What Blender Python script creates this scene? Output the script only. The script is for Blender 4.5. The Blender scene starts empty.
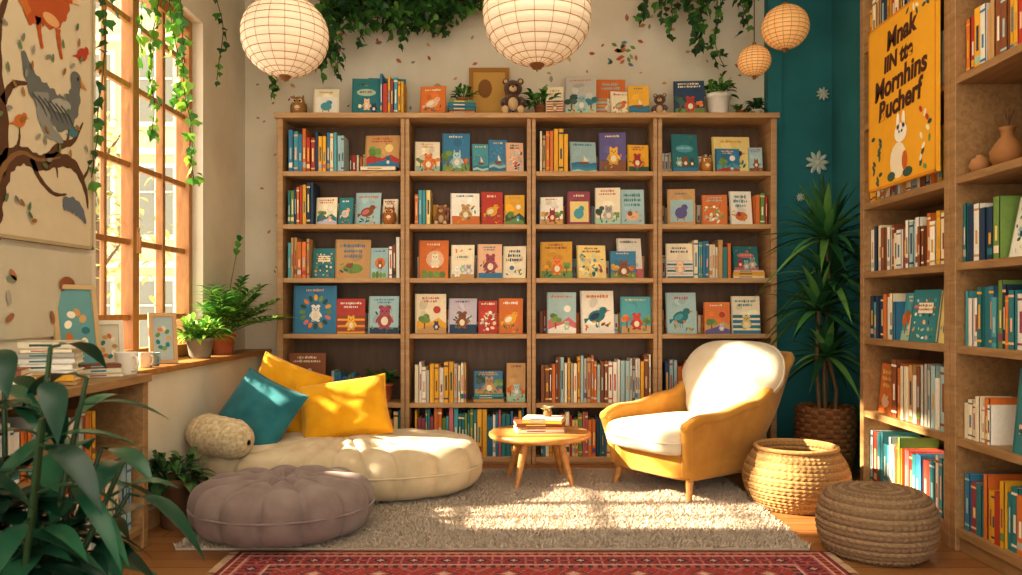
import bpy, math, random
import numpy as np
from mathutils import Vector, Matrix, noise
R = random.Random(11)
pi = math.pi
sc = bpy.context.scene

# ------------------------------------------------------------------ helpers
def H(h, k=1.0):
    h = h.lstrip('#')
    o = []
    for i in (0, 2, 4):
        c = int(h[i:i+2], 16)/255
        c = c/12.92 if c <= 0.04045 else ((c+0.055)/1.055)**2.4
        o.append(min(1, c*k))
    return (o[0], o[1], o[2], 1.0)
def vary(c, a=0.12):
    k = 1+R.uniform(-a, a)
    return (min(1, c[0]*k), min(1, c[1]*k), min(1, c[2]*k), 1)
def T(x, y, z): return Matrix.Translation((x, y, z))
def RX(a): return Matrix.Rotation(math.radians(a), 4, 'X')
def RY(a): return Matrix.Rotation(math.radians(a), 4, 'Y')
def RZ(a): return Matrix.Rotation(math.radians(a), 4, 'Z')
def S(x, y, z): return Matrix.Diagonal((x, y, z, 1))

class MB:
    def __init__(s): s.v=[]; s.f=[]; s.c=[]; s.m=[]; s.s=[]
    def add(s, vs, fs, col=(1,1,1,1), mat=0, M=None, smooth=False):
        o = len(s.v)
        if M is not None:
            s.v.extend([tuple(M @ Vector(v)) for v in vs])
        else:
            s.v.extend([tuple(v) for v in vs])
        for f in fs:
            s.f.append(tuple(i+o for i in f)); s.c.append(col); s.m.append(mat); s.s.append(smooth)
    def box(s, x0, x1, y0, y1, z0, z1, col=(1,1,1,1), mat=0, M=None):
        vs = [(x0,y0,z0),(x1,y0,z0),(x1,y1,z0),(x0,y1,z0),(x0,y0,z1),(x1,y0,z1),(x1,y1,z1),(x0,y1,z1)]
        fs = [(0,3,2,1),(4,5,6,7),(0,1,5,4),(1,2,6,5),(2,3,7,6),(3,0,4,7)]
        s.add(vs, fs, col, mat, M)
    def grid(s, P, col=(1,1,1,1), mat=0, M=None, smooth=True, wrapu=False, wrapv=False):
        nu, nv = len(P), len(P[0])
        vs = [p for r in P for p in r]
        fs = []
        for i in range(nu if wrapu else nu-1):
            for j in range(nv if wrapv else nv-1):
                a=i*nv+j; b=i*nv+(j+1)%nv; c=((i+1)%nu)*nv+(j+1)%nv; d=((i+1)%nu)*nv+j
                fs.append((a,b,c,d))
        s.add(vs, fs, col, mat, M, smooth)
    def lathe(s, prof, n=32, col=(1,1,1,1), mat=0, M=None, smooth=True):
        P = [[(r*math.cos(2*pi*j/n), r*math.sin(2*pi*j/n), z) for j in range(n)] for r, z in prof]
        s.grid(P, col, mat, M, smooth, wrapv=True)
    def tube(s, pts, rad, n=8, col=(1,1,1,1), mat=0, M=None, closed=False):
        pts = [Vector(p) for p in pts]
        if not isinstance(rad, (list, tuple)): rad = [rad]*len(pts)
        P = []; prev = None; L = len(pts)
        for i, p in enumerate(pts):
            if closed: t = pts[(i+1)%L]-pts[i-1]
            else: t = pts[min(i+1, L-1)]-pts[max(i-1, 0)]
            t.normalize()
            if prev is None:
                a = Vector((0,0,1)) if abs(t.z) < .9 else Vector((1,0,0))
                u = t.cross(a).normalized()
            else:
                u = (prev - t*prev.dot(t)).normalized()
            prev = u; w = t.cross(u)
            P.append([tuple(p+(u*math.cos(2*pi*k/n)+w*math.sin(2*pi*k/n))*rad[i]) for k in range(n)])
        s.grid(P, col, mat, M, True, wrapu=closed, wrapv=True)
        if not closed:
            s.add(P[0], [tuple(range(n))], col, mat, M); s.add(P[-1], [tuple(range(n))[::-1]], col, mat, M)
    def ell(s, c, r, col=(1,1,1,1), mat=0, M=None, e1=1, e2=1, n=20, m=12):
        def q(a, e): return math.copysign(abs(a)**e, a)
        P = []
        for i in range(m+1):
            ph = -pi/2+pi*i/m
            P.append([(c[0]+r[0]*q(math.cos(ph),e1)*q(math.cos(2*pi*j/n),e2),
                       c[1]+r[1]*q(math.cos(ph),e1)*q(math.sin(2*pi*j/n),e2),
                       c[2]+r[2]*q(math.sin(ph),e1)) for j in range(n)])
        s.grid(P, col, mat, M, True, wrapv=True)
    def leaf(s, base, d, L, W, droop, col, mat=0, n=7, pw=.8, fold=.25, up=None):
        d = Vector(d).normalized(); b = Vector(base)
        upv = Vector(up) if up is not None else Vector((0,0,1))
        side = d.cross(upv)
        if side.length < .05: side = Vector((1,0,0))
        side.normalize(); nor = side.cross(d).normalized()
        P = []
        for i in range(n+1):
            t = i/n
            p = b+d*(L*t)+Vector((0,0,-droop*L*t*t))
            w = W*.5*max(.02, math.sin(pi*min(1, max(0, t)**pw)))
            P.append([tuple(p-side*w+nor*(w*fold)), tuple(p), tuple(p+side*w+nor*(w*fold))])
        s.grid(P, col, mat, None, True)
    def build(s, name, mats, M=None, bevel=0, parent=None):
        me = bpy.data.meshes.new(name)
        me.from_pydata(s.v, [], s.f)
        for m in mats: me.materials.append(m)
        me.polygons.foreach_set('material_index', np.array(s.m, dtype=np.int32))
        me.polygons.foreach_set('use_smooth', np.array(s.s, dtype=bool))
        cnt = np.array([len(f) for f in s.f])
        cols = np.repeat(np.array(s.c, dtype=np.float32), cnt, axis=0)
        at = me.color_attributes.new('Col', 'FLOAT_COLOR', 'CORNER')
        at.data.foreach_set('color', cols.ravel())
        me.update()
        ob = bpy.data.objects.new(name, me)
        sc.collection.objects.link(ob)
        if M is not None: ob.matrix_world = M
        if parent: ob.parent = parent
        if bevel:
            b = ob.modifiers.new('bev', 'BEVEL'); b.width = bevel; b.segments = 2; b.limit_method = 'ANGLE'
        return ob

# ------------------------------------------------------------------ materials
def mat_new(name):
    m = bpy.data.materials.new(name); m.use_nodes = True
    nt = m.node_tree
    return m, nt, nt.nodes['Principled BSDF']
def coords(nt, scale=(1,1,1)):
    tc = nt.nodes.new('ShaderNodeTexCoord'); mp = nt.nodes.new('ShaderNodeMapping')
    mp.inputs['Scale'].default_value = scale
    nt.links.new(tc.outputs['Object'], mp.inputs[0]); return mp.outputs[0]
def bump(nt, b, src, strength, dist=.01):
    bp = nt.nodes.new('ShaderNodeBump'); bp.inputs['Strength'].default_value = strength
    bp.inputs['Distance'].default_value = dist
    nt.links.new(src, bp.inputs['Height']); nt.links.new(bp.outputs[0], b.inputs['Normal'])
def m_attr(name, rough=.6, translucent=0, noise_amt=0.12, nscale=30, bumps=0, spec=.4, sheen=0):
    m, nt, b = mat_new(name)
    a = nt.nodes.new('ShaderNodeAttribute'); a.attribute_name = 'Col'
    nz = nt.nodes.new('ShaderNodeTexNoise'); nz.inputs['Scale'].default_value = nscale
    nz.inputs['Detail'].default_value = 5
    nt.links.new(coords(nt), nz.inputs['Vector'])
    mr = nt.nodes.new('ShaderNodeMapRange'); mr.inputs[3].default_value = 1-noise_amt; mr.inputs[4].default_value = 1+noise_amt
    nt.links.new(nz.outputs[0], mr.inputs[0])
    mx = nt.nodes.new('ShaderNodeVectorMath'); mx.operation = 'SCALE'
    nt.links.new(a.outputs['Color'], mx.inputs[0]); nt.links.new(mr.outputs[0], mx.inputs['Scale'])
    nt.links.new(mx.outputs[0], b.inputs['Base Color'])
    b.inputs['Roughness'].default_value = rough
    b.inputs['Specular IOR Level'].default_value = spec
    if sheen: b.inputs['Sheen Weight'].default_value = sheen
    if bumps: bump(nt, b, nz.outputs[0], bumps)
    if translucent:
        tr = nt.nodes.new('ShaderNodeBsdfTranslucent'); ms = nt.nodes.new('ShaderNodeMixShader')
        nt.links.new(mx.outputs[0], tr.inputs[0]); ms.inputs[0].default_value = translucent
        nt.links.new(b.outputs[0], ms.inputs[1]); nt.links.new(tr.outputs[0], ms.inputs[2])
        nt.links.new(ms.outputs[0], nt.nodes['Material Output'].inputs[0])
    return m
def m_wood(name, c1, c2, scale=(1,1,12), rough=.5, bstr=.15):
    m, nt, b = mat_new(name)
    v = coords(nt, scale)
    nz = nt.nodes.new('ShaderNodeTexNoise'); nz.inputs['Scale'].default_value = 4
    nz.inputs['Detail'].default_value = 8; nz.inputs['Distortion'].default_value = .8
    nt.links.new(v, nz.inputs['Vector'])
    cr = nt.nodes.new('ShaderNodeValToRGB'); cr.color_ramp.elements[0].color = c1; cr.color_ramp.elements[1].color = c2
    cr.color_ramp.elements[0].position = .3; cr.color_ramp.elements[1].position = .7
    nt.links.new(nz.outputs[0], cr.inputs[0]); nt.links.new(cr.outputs[0], b.inputs['Base Color'])
    b.inputs['Roughness'].default_value = rough
    bump(nt, b, nz.outputs[0], bstr, .003)
    return m
def m_fabric(name, c1, c2, wscale=260, rough=.9, bstr=.35, nscale=8):
    m, nt, b = mat_new(name)
    v = coords(nt)
    nz = nt.nodes.new('ShaderNodeTexNoise'); nz.inputs['Scale'].default_value = nscale; nz.inputs['Detail'].default_value = 6
    nt.links.new(v, nz.inputs['Vector'])
    cr = nt.nodes.new('ShaderNodeValToRGB'); cr.color_ramp.elements[0].color = c1; cr.color_ramp.elements[1].color = c2
    cr.color_ramp.elements[0].position = .35; cr.color_ramp.elements[1].position = .65
    nt.links.new(nz.outputs[0], cr.inputs[0]); nt.links.new(cr.outputs[0], b.inputs['Base Color'])
    b.inputs['Roughness'].default_value = rough; b.inputs['Specular IOR Level'].default_value = .15
    b.inputs['Sheen Weight'].default_value = .2
    n2 = nt.nodes.new('ShaderNodeTexNoise'); n2.inputs['Scale'].default_value = wscale; n2.inputs['Detail'].default_value = 2
    nt.links.new(v, n2.inputs['Vector'])
    bump(nt, b, n2.outputs[0], bstr, .004)
    return m

M_BOOK = m_attr('book_paper', .55, noise_amt=.12, nscale=60)
M_LEAF = m_attr('leaf', .42, translucent=.28, noise_amt=.2, nscale=25)
M_LEAFD = m_attr('leaf_glossy', .28, translucent=.1, noise_amt=.3, nscale=14)
M_PAINT = m_attr('painted', .7, noise_amt=.08, nscale=12, bumps=.08)
M_CLAY = m_attr('clay', .75, noise_amt=.15, nscale=18, bumps=.15)
M_PLUSH = m_attr('plush', .95, noise_amt=.2, nscale=120, bumps=.5, sheen=.4)
M_RUG = m_attr('rug_yarn', .95, noise_amt=.15, nscale=30, spec=.1)
M_WEAVE = m_attr('woven_fibre', .85, noise_amt=.3, nscale=70, bumps=.5, spec=.15)
M_OAK = m_wood('oak', H('#a67c50'), H('#bd9668'), (1.2, 1.2, 9))
M_OAKH = m_wood('oak_h', H('#b08656'), H('#c8a070'), (1, 9, 9))
M_BACK = m_wood('bookcase_back_panel', H('#553c26'), H('#6a4b2e'), (6, 1, 1))  # darker brown puts the shadow of the shelf recesses into the panel colour
M_RW = m_wood('walnut', H('#8c6840'), H('#ac8556'), (9, 1.2, 9))
M_TABLE = m_wood('table_wood', H('#b87a3c'), H('#d49c58'), (2, 9, 9), .4)
M_WIN = m_wood('window_wood', H('#9a622e'), H('#b48040'), (6, 6, 1.5), .45)
M_CREAM = m_fabric('cream_fabric', H('#c8b28f'), H('#d8c5a5'))
M_CHAIRC = m_fabric('chair_cream_fabric', H('#dacab0'), H('#e4d8c0'))
M_BOLST = m_fabric('bolster_fabric', H('#b8a078'), H('#dcc8a4'), nscale=50)
M_GREY = m_fabric('taupe_fabric', H('#84706a'), H('#96847c'))
M_TEAL = m_fabric('teal_fabric', H('#24626a'), H('#31757c'))
M_YEL = m_fabric('yellow_fabric', H('#d8960e'), H('#e6a81e'))
M_MUST = m_fabric('mustard_fabric', H('#bd8430'), H('#ca9440'))

def m_wall(name, c1, c2):
    m, nt, b = mat_new(name)
    v = coords(nt)
    nz = nt.nodes.new('ShaderNodeTexNoise'); nz.inputs['Scale'].default_value = 2.2; nz.inputs['Detail'].default_value = 7
    nt.links.new(v, nz.inputs['Vector'])
    cr = nt.nodes.new('ShaderNodeValToRGB'); cr.color_ramp.elements[0].color = c1; cr.color_ramp.elements[1].color = c2
    cr.color_ramp.elements[0].position = .35; cr.color_ramp.elements[1].position = .65
    nt.links.new(nz.outputs[0], cr.inputs[0]); nt.links.new(cr.outputs[0], b.inputs['Base Color'])
    b.inputs['Roughness'].default_value = .9
    n2 = nt.nodes.new('ShaderNodeTexNoise'); n2.inputs['Scale'].default_value = 40; n2.inputs['Detail'].default_value = 6
    nt.links.new(v, n2.inputs['Vector']); bump(nt, b, n2.outputs[0], .15, .01)
    return m
M_WALL = m_wall('plaster_cream', H('#dacdb4'), H('#e8ddc8'))
M_TEALW = m_wall('plaster_teal', H('#2a7478'), H('#348488'))

# floor planks
m, nt, b = mat_new('wood_planks'); M_FLOOR = m
tc = nt.nodes.new('ShaderNodeTexCoord'); mp = nt.nodes.new('ShaderNodeMapping'); mp.inputs['Rotation'].default_value = (0,0,0)
nt.links.new(tc.outputs['Object'], mp.inputs[0])
bk = nt.nodes.new('ShaderNodeTexBrick'); bk.inputs['Scale'].default_value = 1
bk.inputs['Brick Width'].default_value = 1.1; bk.inputs['Row Height'].default_value = .11; bk.inputs['Mortar Size'].default_value = .003
bk.inputs['Color1'].default_value = H('#a06838'); bk.inputs['Color2'].default_value = H('#b8824c'); bk.inputs['Mortar'].default_value = H('#40240f')
nt.links.new(mp.outputs[0], bk.inputs['Vector'])
mp2 = nt.nodes.new('ShaderNodeMapping'); mp2.inputs['Scale'].default_value = (1.5, 16, 1); nt.links.new(tc.outputs['Object'], mp2.inputs[0])
nz = nt.nodes.new('ShaderNodeTexNoise'); nz.inputs['Scale'].default_value = 4; nz.inputs['Detail'].default_value = 8; nt.links.new(mp2.outputs[0], nz.inputs['Vector'])
mx = nt.nodes.new('ShaderNodeMixRGB'); mx.blend_type = 'MULTIPLY'; mx.inputs[0].default_value = .4
nt.links.new(bk.outputs[0], mx.inputs[1]); nt.links.new(nz.outputs[0], mx.inputs[2]); nt.links.new(mx.outputs[0], b.inputs['Base Color'])
b.inputs['Roughness'].default_value = .35
bump(nt, b, bk.outputs['Fac'], -.3, .003)

# lantern paper
m, nt, b = mat_new('rice_paper'); M_PAPER = m
b.inputs['Base Color'].default_value = H('#f0dcc0'); b.inputs['Roughness'].default_value = .9
b.inputs['Emission Color'].default_value = H('#ffdcb0'); b.inputs['Emission Strength'].default_value = .2
nz = nt.nodes.new('ShaderNodeTexNoise'); nz.inputs['Scale'].default_value = 60; nt.links.new(coords(nt), nz.inputs['Vector']); bump(nt, b, nz.outputs[0], .2)
m, nt, b = mat_new('amber_shade'); M_AMBER = m
b.inputs['Base Color'].default_value = H('#d4a670'); b.inputs['Emission Color'].default_value = H('#ffb868'); b.inputs['Emission Strength'].default_value = .3

# ------------------------------------------------------------------ room shell
XL, XLL, XR, YB, ZC = -1.95, -1.78, 2.27, 5.78, 3.5
mb = MB(); mb.box(-2.3, 2.5, -1.2, 6, -.1, 0); mb.build('floor', [M_FLOOR])
mb = MB(); mb.box(-2.3, 2.5, -1.2, 6, ZC, ZC+.1); mb.build('ceiling', [M_WALL])
mb = MB(); mb.box(-2.3, 1.80, YB, YB+.15, 0, ZC); mb.build('wall_back', [M_WALL])
mb = MB(); mb.box(1.80, 2.5, YB-.05, YB+.15, 0, ZC); mb.box(1.80,1.9,YB-.09,YB-.05,0,ZC); mb.build('wall_back_teal', [M_TEALW])
mb = MB(); mb.box(XR, XR+.15, -1.2, YB, 0, ZC); mb.build('wall_right', [M_TEALW])
mb = MB()
WY0, WY1, WZ0, WZ1 = 3.72, 5.0, .78, 2.85
mb.box(XL-.18, XL, -1.2, WY0, 0, ZC); mb.box(XL-.18, XL, WY1, YB, 0, ZC)
mb.box(XL-.18, XL, WY0, WY1, 0, WZ0-.03); mb.box(XL-.18, XL, WY0, WY1, WZ1, ZC)
mb.build('wall_left', [M_WALL])
mb = MB(); mb.box(XL, XLL, 3.62, YB, 0, .745); mb.build('wall_left_ledge', [M_WALL])
mb = MB(); mb.box(XL-.14, XLL+.025, 3.61, YB, .745, .775, mat=0); mb.build('trim_window_sill', [M_WIN], bevel=.006)
mb = MB(); mb.box(XLL, XLL+.018, 3.62, 5.45, 0, .09); mb.build('baseboard_left', [M_OAKH], bevel=.004)
mb = MB(); mb.box(1.8, XR, YB-.11, YB-.09, 0, .1); mb.build('baseboard_back', [M_OAKH], bevel=.004)
# window
mb = MB()
x0, x1 = -2.08, -2.035
def bar(y0,y1,z0,z1,dx=0): mb.box(x0-dx, x1+dx, y0, y1, z0, z1)
bar(WY0, WY0+.06, WZ0, WZ1, .02); bar(WY1-.05, WY1, WZ0, WZ1, .02)
bar(WY0, WY1, WZ0, WZ0+.07, .018); bar(WY0, WY1, WZ1-.07, WZ1, .018)
bar(4.24, 4.31, WZ0, WZ1, .012); bar(4.625, 4.66, WZ0, WZ1); bar(3.985,4.01,WZ0,WZ1,-.01)
for z in (1.02, 1.42, 1.83, 2.25, 2.6): bar(WY0, WY1, z-.016, z+.016, -.008)
mb.box(x1+.01, x1+.03, 4.262, 4.278, 1.36, 1.5); mb.box(x1+.03, x1+.04, 4.262, 4.278, 1.36, 1.45)
mb.build('window_1', [M_WIN], bevel=.004)

# outdoor
mb = MB()
fc = H('#c0b090'); fd = H('#7c7a6c'); ft = H('#dccfb4')
mb.box(-13, -3.5, 13.5, 14.5, -3, 9, fc)
for i in range(9):
    for k in range(5):
        xx = -12.6+i*1.05; zz = -1.5+k*1.9
        mb.box(xx-.07, xx+.62, 13.44, 13.5, zz-.08, zz+1.2, ft); mb.box(xx, xx+.55, 13.42, 13.45, zz, zz+1.12, fd)
        mb.box(xx+.26, xx+.29, 13.40, 13.43, zz, zz+1.12, ft); mb.box(xx, xx+.55, 13.40, 13.43, zz+.7, zz+.73, ft)
for k in range(5): mb.box(-13, -3.5, 13.38, 13.5, -2.05+k*1.9, -1.95+k*1.9, ft)
mb.build('townhouse_facade', [M_PAINT])
mb = MB()
mb.tube([(-5.6,10.6,-3),(-5.55,10.6,0),(-5.6,10.7,2),(-5.8,10.7,3.4)], [.14,.11,.08,.03], 10, H('#6a5238'))
for k in range(7):
    a = R.uniform(0,6.28); mb.tube([(-5.58,10.65,.8+.35*k),(-5.58+math.cos(a)*.6,10.65+math.sin(a)*.3,1.4+.35*k)], [.03,.01], 6, H('#6a5238'))
for k in range(420):
    a, e, r = R.uniform(0,6.28), R.uniform(-1.2,1.5), R.uniform(.3,1.25)
    p = Vector((-5.6+r*math.cos(a)*math.cos(e), 10.7+r*math.sin(a)*math.cos(e)*.6, 2.3+1.2*r*math.sin(e)))
    mb.leaf(p, (R.uniform(-1,1),R.uniform(-1,1),R.uniform(-1,.4)), .16, .09, .2, vary(H(R.choice(['#b0a468','#989860','#b8a468','#888450'])),.2), 0, 3)
mb.build('street_tree', [M_LEAF])

# ------------------------------------------------------------------ books
C = dict(cr=H('#efe0c0'), bl=H('#3a7ca0'), tl=H('#2f7a7e'), rd=H('#bc3e2e'), og=H('#d87630'), yl=H('#e8ac2c'),
         gr=H('#729248'), nv=H('#28405a'), pp=H('#645a90'), wh=H('#f3ecdc'), tn=H('#c99c62'), lb=H('#a6c2c2'),
         pk=H('#d07070'), br=H('#8a5230'), ll=H('#c9c0cc'), gy=H('#b9b5a8'), cy=H('#52a0aa'), ly=H('#eed488'), mg=H('#9c4854'), dg=H('#3a584a'),
         pe=H('#ecbc98'), mt=H('#aac8ac'), go=H('#d49e34'))
PAL = {'mix': 'rd yl bl cr tl og wh lb gr nv og rd cy pk ly cr tn'.split(),
       'warm': 'rd og yl cr wh br tn rd yl cr'.split(),
       'cool': 'tl bl lb nv wh cy gr cr og'.split(),
       'pale': 'cr wh lb tn gy cr yl wh br og cr'.split(),
       'bright': 'pk yl cy rd og bl gr mg tl yl wh'.split()}
def ellp(mb, M, x, z, rx, rz, k, col, n=14, rot=0):
    c_, s_ = math.cos(rot), math.sin(rot)
    mb.add([(x+rx*math.cos(2*pi*i/n)*c_-rz*math.sin(2*pi*i/n)*s_, -.0006*k, z+rx*math.cos(2*pi*i/n)*s_+rz*math.sin(2*pi*i/n)*c_) for i in range(n)], [tuple(range(n))], col, 0, M)
def quad(mb, M, x0, x1, z0, z1, k, col):
    mb.add([(x0,-.0006*k,z0),(x1,-.0006*k,z0),(x1,-.0006*k,z1),(x0,-.0006*k,z1)], [(0,1,2,3)], col, 0, M)
def poly(mb, M, pts, k, col):
    mb.add([(x,-.0006*k,z) for x,z in pts], [tuple(range(len(pts)))], col, 0, M)
def contrast(c):
    l = .3*c[0]+.6*c[1]+.1*c[2]
    return C[R.choice(['nv','br','rd','tl','dg','og','bl','mg','go','tn'])] if l > .35 else C[R.choice(['cr','wh','ly','yl','lb','pe'])]
def art(mb, M, w, h, base):
    st = R.choice('aabcdefghijfgjkkmmmna')
    tc = contrast(base); a2 = contrast(base); a3 = C[R.choice(list(C))]; a4 = C[R.choice(list(C))]
    rc = lambda: C[R.choice(list(C))]
    quad(mb, M, 0, w*.045, 0, h, 1, (base[0]*.7, base[1]*.7, base[2]*.7, 1))
    for i in range(5):   # painterly wash behind the drawing
        ellp(mb, M, w*R.uniform(.25,.75), h*R.uniform(.2,.8), w*R.uniform(.1,.2), h*R.uniform(.05,.16), .3+.08*i, vary(base,.22), 12, R.uniform(0,3))
    def words(z, hh, n=2, col=tc, x0=None, tw0=None):
        for r in range(n):
            tw = tw0 or w*R.uniform(.4, .75); x = (w-tw)/2 if x0 is None else x0; xe = x+tw; zz = z-r*hh*1.5
            while x < xe-.004:
                lw = R.uniform(.004, .011); q_ = R.random()
                if q_ < .35: ellp(mb, M, x+lw/2, zz-hh*.5, lw*.55, hh*.45, 3.5, col, 8)
                elif q_ < .7:
                    quad(mb, M, x, x+lw*.35, zz-hh, zz, 3.5, col); quad(mb, M, x, x+lw, zz-hh*.65, zz-hh*.4, 3.6, col)
                else: quad(mb, M, x, min(x+lw, w*.93), zz-hh*R.uniform(.8,1.1), zz+R.uniform(-.002,.003), 3.5, col)
                x += lw+R.choice([.0025,.0025,.006])
    def critter(cx, cz, r, col):
        ellp(mb, M, cx, cz, r, r*1.1, 2, col)
        er = R.choice([(.28,.35),(.16,.6),(.38,.3)])
        for s_ in (-1,1):
            ellp(mb, M, cx+s_*r*.5, cz+r*1.75, r*er[0], r*er[1], 2.6, col); ellp(mb, M, cx+s_*r*.95, cz+r*.1, r*.2, r*.5, 2.3, vary(col,.3), 10, s_*.5)
            ellp(mb, M, cx+s_*r*.5, cz-r*1.05, r*.35, r*.2, 2.3, vary(col,.4), 10)
        ellp(mb, M, cx, cz+r*1.15, r*.75, r*.68, 3, vary(col, .3)); ellp(mb, M, cx, cz-r*.1, r*.5, r*.6, 3, C['cr'])
        for s_ in (-1,1): ellp(mb, M, cx+s_*r*.3, cz+r*1.25, r*.11, r*.13, 4, C['nv'], 8)
        ellp(mb, M, cx, cz+r*.98, r*.14, r*.1, 4, C['br'], 8)
    def leaves(n, z0, z1):
        for i in range(n): ellp(mb, M, w*R.uniform(.12,.88), h*R.uniform(z0,z1), w*.07, w*.03, 2.2, vary(C[R.choice(['gr','dg','tl','og','go'])],.3), 8, R.uniform(0,3))
    def tree(cx, z0, s_, col):
        quad(mb, M, cx-s_*.06, cx+s_*.06, z0, z0+s_*.7, 1.8, C['br'])
        for i in range(6): ellp(mb, M, cx+s_*R.uniform(-.3,.3), z0+s_*R.uniform(.6,1.1), s_*.25, s_*.22, 1.9+.05*i, vary(col,.35), 9)
    if st == 'a':
        quad(mb, M, w*.05, w, 0, h*R.uniform(.15,.3), 1, a3); leaves(9,.05,.6)
        critter(w*R.uniform(.42,.6), h*R.uniform(.3,.4), min(w,h)*R.uniform(.18,.25), a2); words(h*.93, h*.05, R.choice([1,2]))
    elif st == 'b':
        ellp(mb, M, w*.55, h*.5, w*.3, w*.3, 1.5, a3); critter(w*.55, h*.42, w*.15, a2)
        for i in range(4): ellp(mb, M, w*(.2+.2*i), h*.1, w*.1, h*R.uniform(.08,.14), 2.5, vary(C['gr'],.3))
        words(h*.92, h*.06, 1)
    elif st == 'c':
        words(h*.88, h*.09, 3); ellp(mb, M, w*.5, h*.25, w*.28, h*.13, 2, a3); ellp(mb, M, w*.4, h*.32, w*.1, h*.07, 3, a2); leaves(6,.08,.42)
    elif st == 'd':
        for i in range(5):
            for j in range(6):
                ellp(mb, M, w*(.17+.17*i+R.uniform(-.03,.03)), h*(.1+.14*j+R.uniform(-.02,.02)), w*.05*R.uniform(.5,1.6), w*.04*R.uniform(.6,1.5), 1.5, rc(), 7, R.uniform(0,3))
        quad(mb, M, w*.25, w*.8, h*.55, h*.75, 3, C['cr']); words(h*.72, h*.05, 2, C['br'])
    elif st == 'e':
        quad(mb, M, w*.12, w*.93, h*.08, h*.7, 1, C[R.choice(['cr','wh','ly','lb'])])
        ellp(mb, M, w*.5, h*.33, w*.22, h*.16, 2, a3); ellp(mb, M, w*.62, h*.48, w*.12, h*.09, 3, a3)
        ellp(mb, M, w*.66, h*.5, w*.02, h*.015, 4, C['nv'], 8)
        quad(mb, M, w*.35, w*.4, h*.12, h*.22, 2, a2); quad(mb, M, w*.58, w*.63, h*.12, h*.22, 2, a2); words(h*.9, h*.06, 1)
    elif st == 'f':
        poly(mb, M, [(w*.05,0),(w,0),(w,h*.25),(w*.75,h*.4),(w*.5,h*.28),(w*.25,h*.45),(w*.05,h*.3)], 1, a3)
        poly(mb, M, [(w*.05,0),(w,0),(w,h*.12),(w*.6,h*.24),(w*.05,h*.1)], 1.4, a4)
        ellp(mb, M, w*.7, h*.6, w*.12, w*.12, 1.5, C[R.choice(['ly','og','wh','rd'])])
        tree(w*.3, h*.12, w*.4, C['gr']); critter(w*.68, h*.17, w*.09, rc()); words(h*.92, h*.055, R.choice([1,2]))
    elif st == 'g':
        ellp(mb, M, w*.48, h*.4, w*.26, h*.14, 2, a2, rot=.3); ellp(mb, M, w*.68, h*.54, w*.12, h*.08, 2.5, a2)
        poly(mb, M, [(w*.78,h*.56),(w*.78,h*.51),(w*.9,h*.53)], 2.6, C['og']); ellp(mb, M, w*.42, h*.4, w*.16, h*.07, 3, a3, rot=.5)
        poly(mb, M, [(w*.28,h*.36),(w*.12,h*.22),(w*.1,h*.34)], 2, a2); ellp(mb, M, w*.7, h*.56, w*.02, h*.015, 4, C['nv'], 8)
        for f in (.45,.53): quad(mb, M, w*f, w*(f+.02), h*.14, h*.3, 1.8, C['br'])
        leaves(10,.05,.3); words(h*.9, h*.07, 1)
    elif st == 'h':
        n_ = R.choice([4,5,6])
        for i in range(n_): quad(mb, M, w*.05, w, h*i/n_*.55, h*(i+.6)/n_*.55, 1, vary(a3 if i%2 else a2))
        critter(w*.52, h*.25, w*.16, rc()); words(h*.9, h*.07, 2)
    elif st == 'i':
        for i in range(16):
            a = 2*pi*i/16; ellp(mb, M, w*.52+w*.31*math.cos(a), h*.45+h*.3*math.sin(a), w*.075, w*.045, 2+.1*(i%3), vary(C[R.choice(['gr','dg','og','pk','go'])],.3), 8, a)
        critter(w*.52, h*.38, w*.12, a2); words(h*.93, h*.05, 1)
    elif st == 'k':
        pal = [base, a2, a3, a4, C['cr'], rc()]
        for i in range(30):
            x_ = w*R.uniform(.14,.88); z_ = h*R.uniform(.08,.7)
            ellp(mb, M, x_, z_, w*R.uniform(.03,.1), h*R.uniform(.015,.07), 1+.05*i, vary(R.choice(pal),.3), 9, R.uniform(0,3))
        words(h*.93, h*.06, R.choice([1,2]))
    elif st == 'm':   # woodland scene with a big character
        quad(mb, M, w*.05, w, 0, h*.2, .9, vary(C[R.choice(['gr','tn','go','mt'])],.2))
        tree(w*.22, h*.14, w*R.uniform(.3,.5), C[R.choice(['gr','dg','og','go'])]); tree(w*.84, h*.12, w*R.uniform(.25,.4), C[R.choice(['gr','tl','og'])])
        critter(w*.54, h*.27, w*R.uniform(.15,.22), C[R.choice(['br','tn','og','gy','pe','rd','lb'])]); leaves(5,.03,.15); words(h*.94, h*.055, R.choice([1,2]))
    elif st == 'n':   # night sky / sea
        for i in range(10): ellp(mb, M, w*R.uniform(.1,.9), h*R.uniform(.4,.75), w*.015, w*.015, 1.5, C['ly'], 6)
        for i in range(4): poly(mb, M, [(w*.05,h*(.3-.08*i)),(w*.3,h*(.34-.08*i)),(w*.6,h*(.28-.08*i)),(w,h*(.33-.08*i)),(w,0),(w*.05,0)][::-1], 1+.15*i, vary(C[R.choice(['tl','bl','cy','lb'])],.25))
        poly(mb, M, [(w*.3,h*.34),(w*.4,h*.26),(w*.65,h*.26),(w*.75,h*.34)][::-1], 2, C['br']); poly(mb, M, [(w*.52,h*.36),(w*.7,h*.36),(w*.52,h*.56)], 2, C['cr']); words(h*.93, h*.06, 1)
    else:
        quad(mb, M, w*.05, w, h*.0, h*.12, 1, a4)
        for cx in (.28,.52,.77): critter(w*cx, h*R.uniform(.16,.26), w*R.uniform(.1,.14), rc())
        ellp(mb, M, w*.5, h*.62, w*.34, h*.1, 1.4, a3); words(h*.66, h*.055, 1, contrast(a3)); leaves(4,.75,.95)
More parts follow.
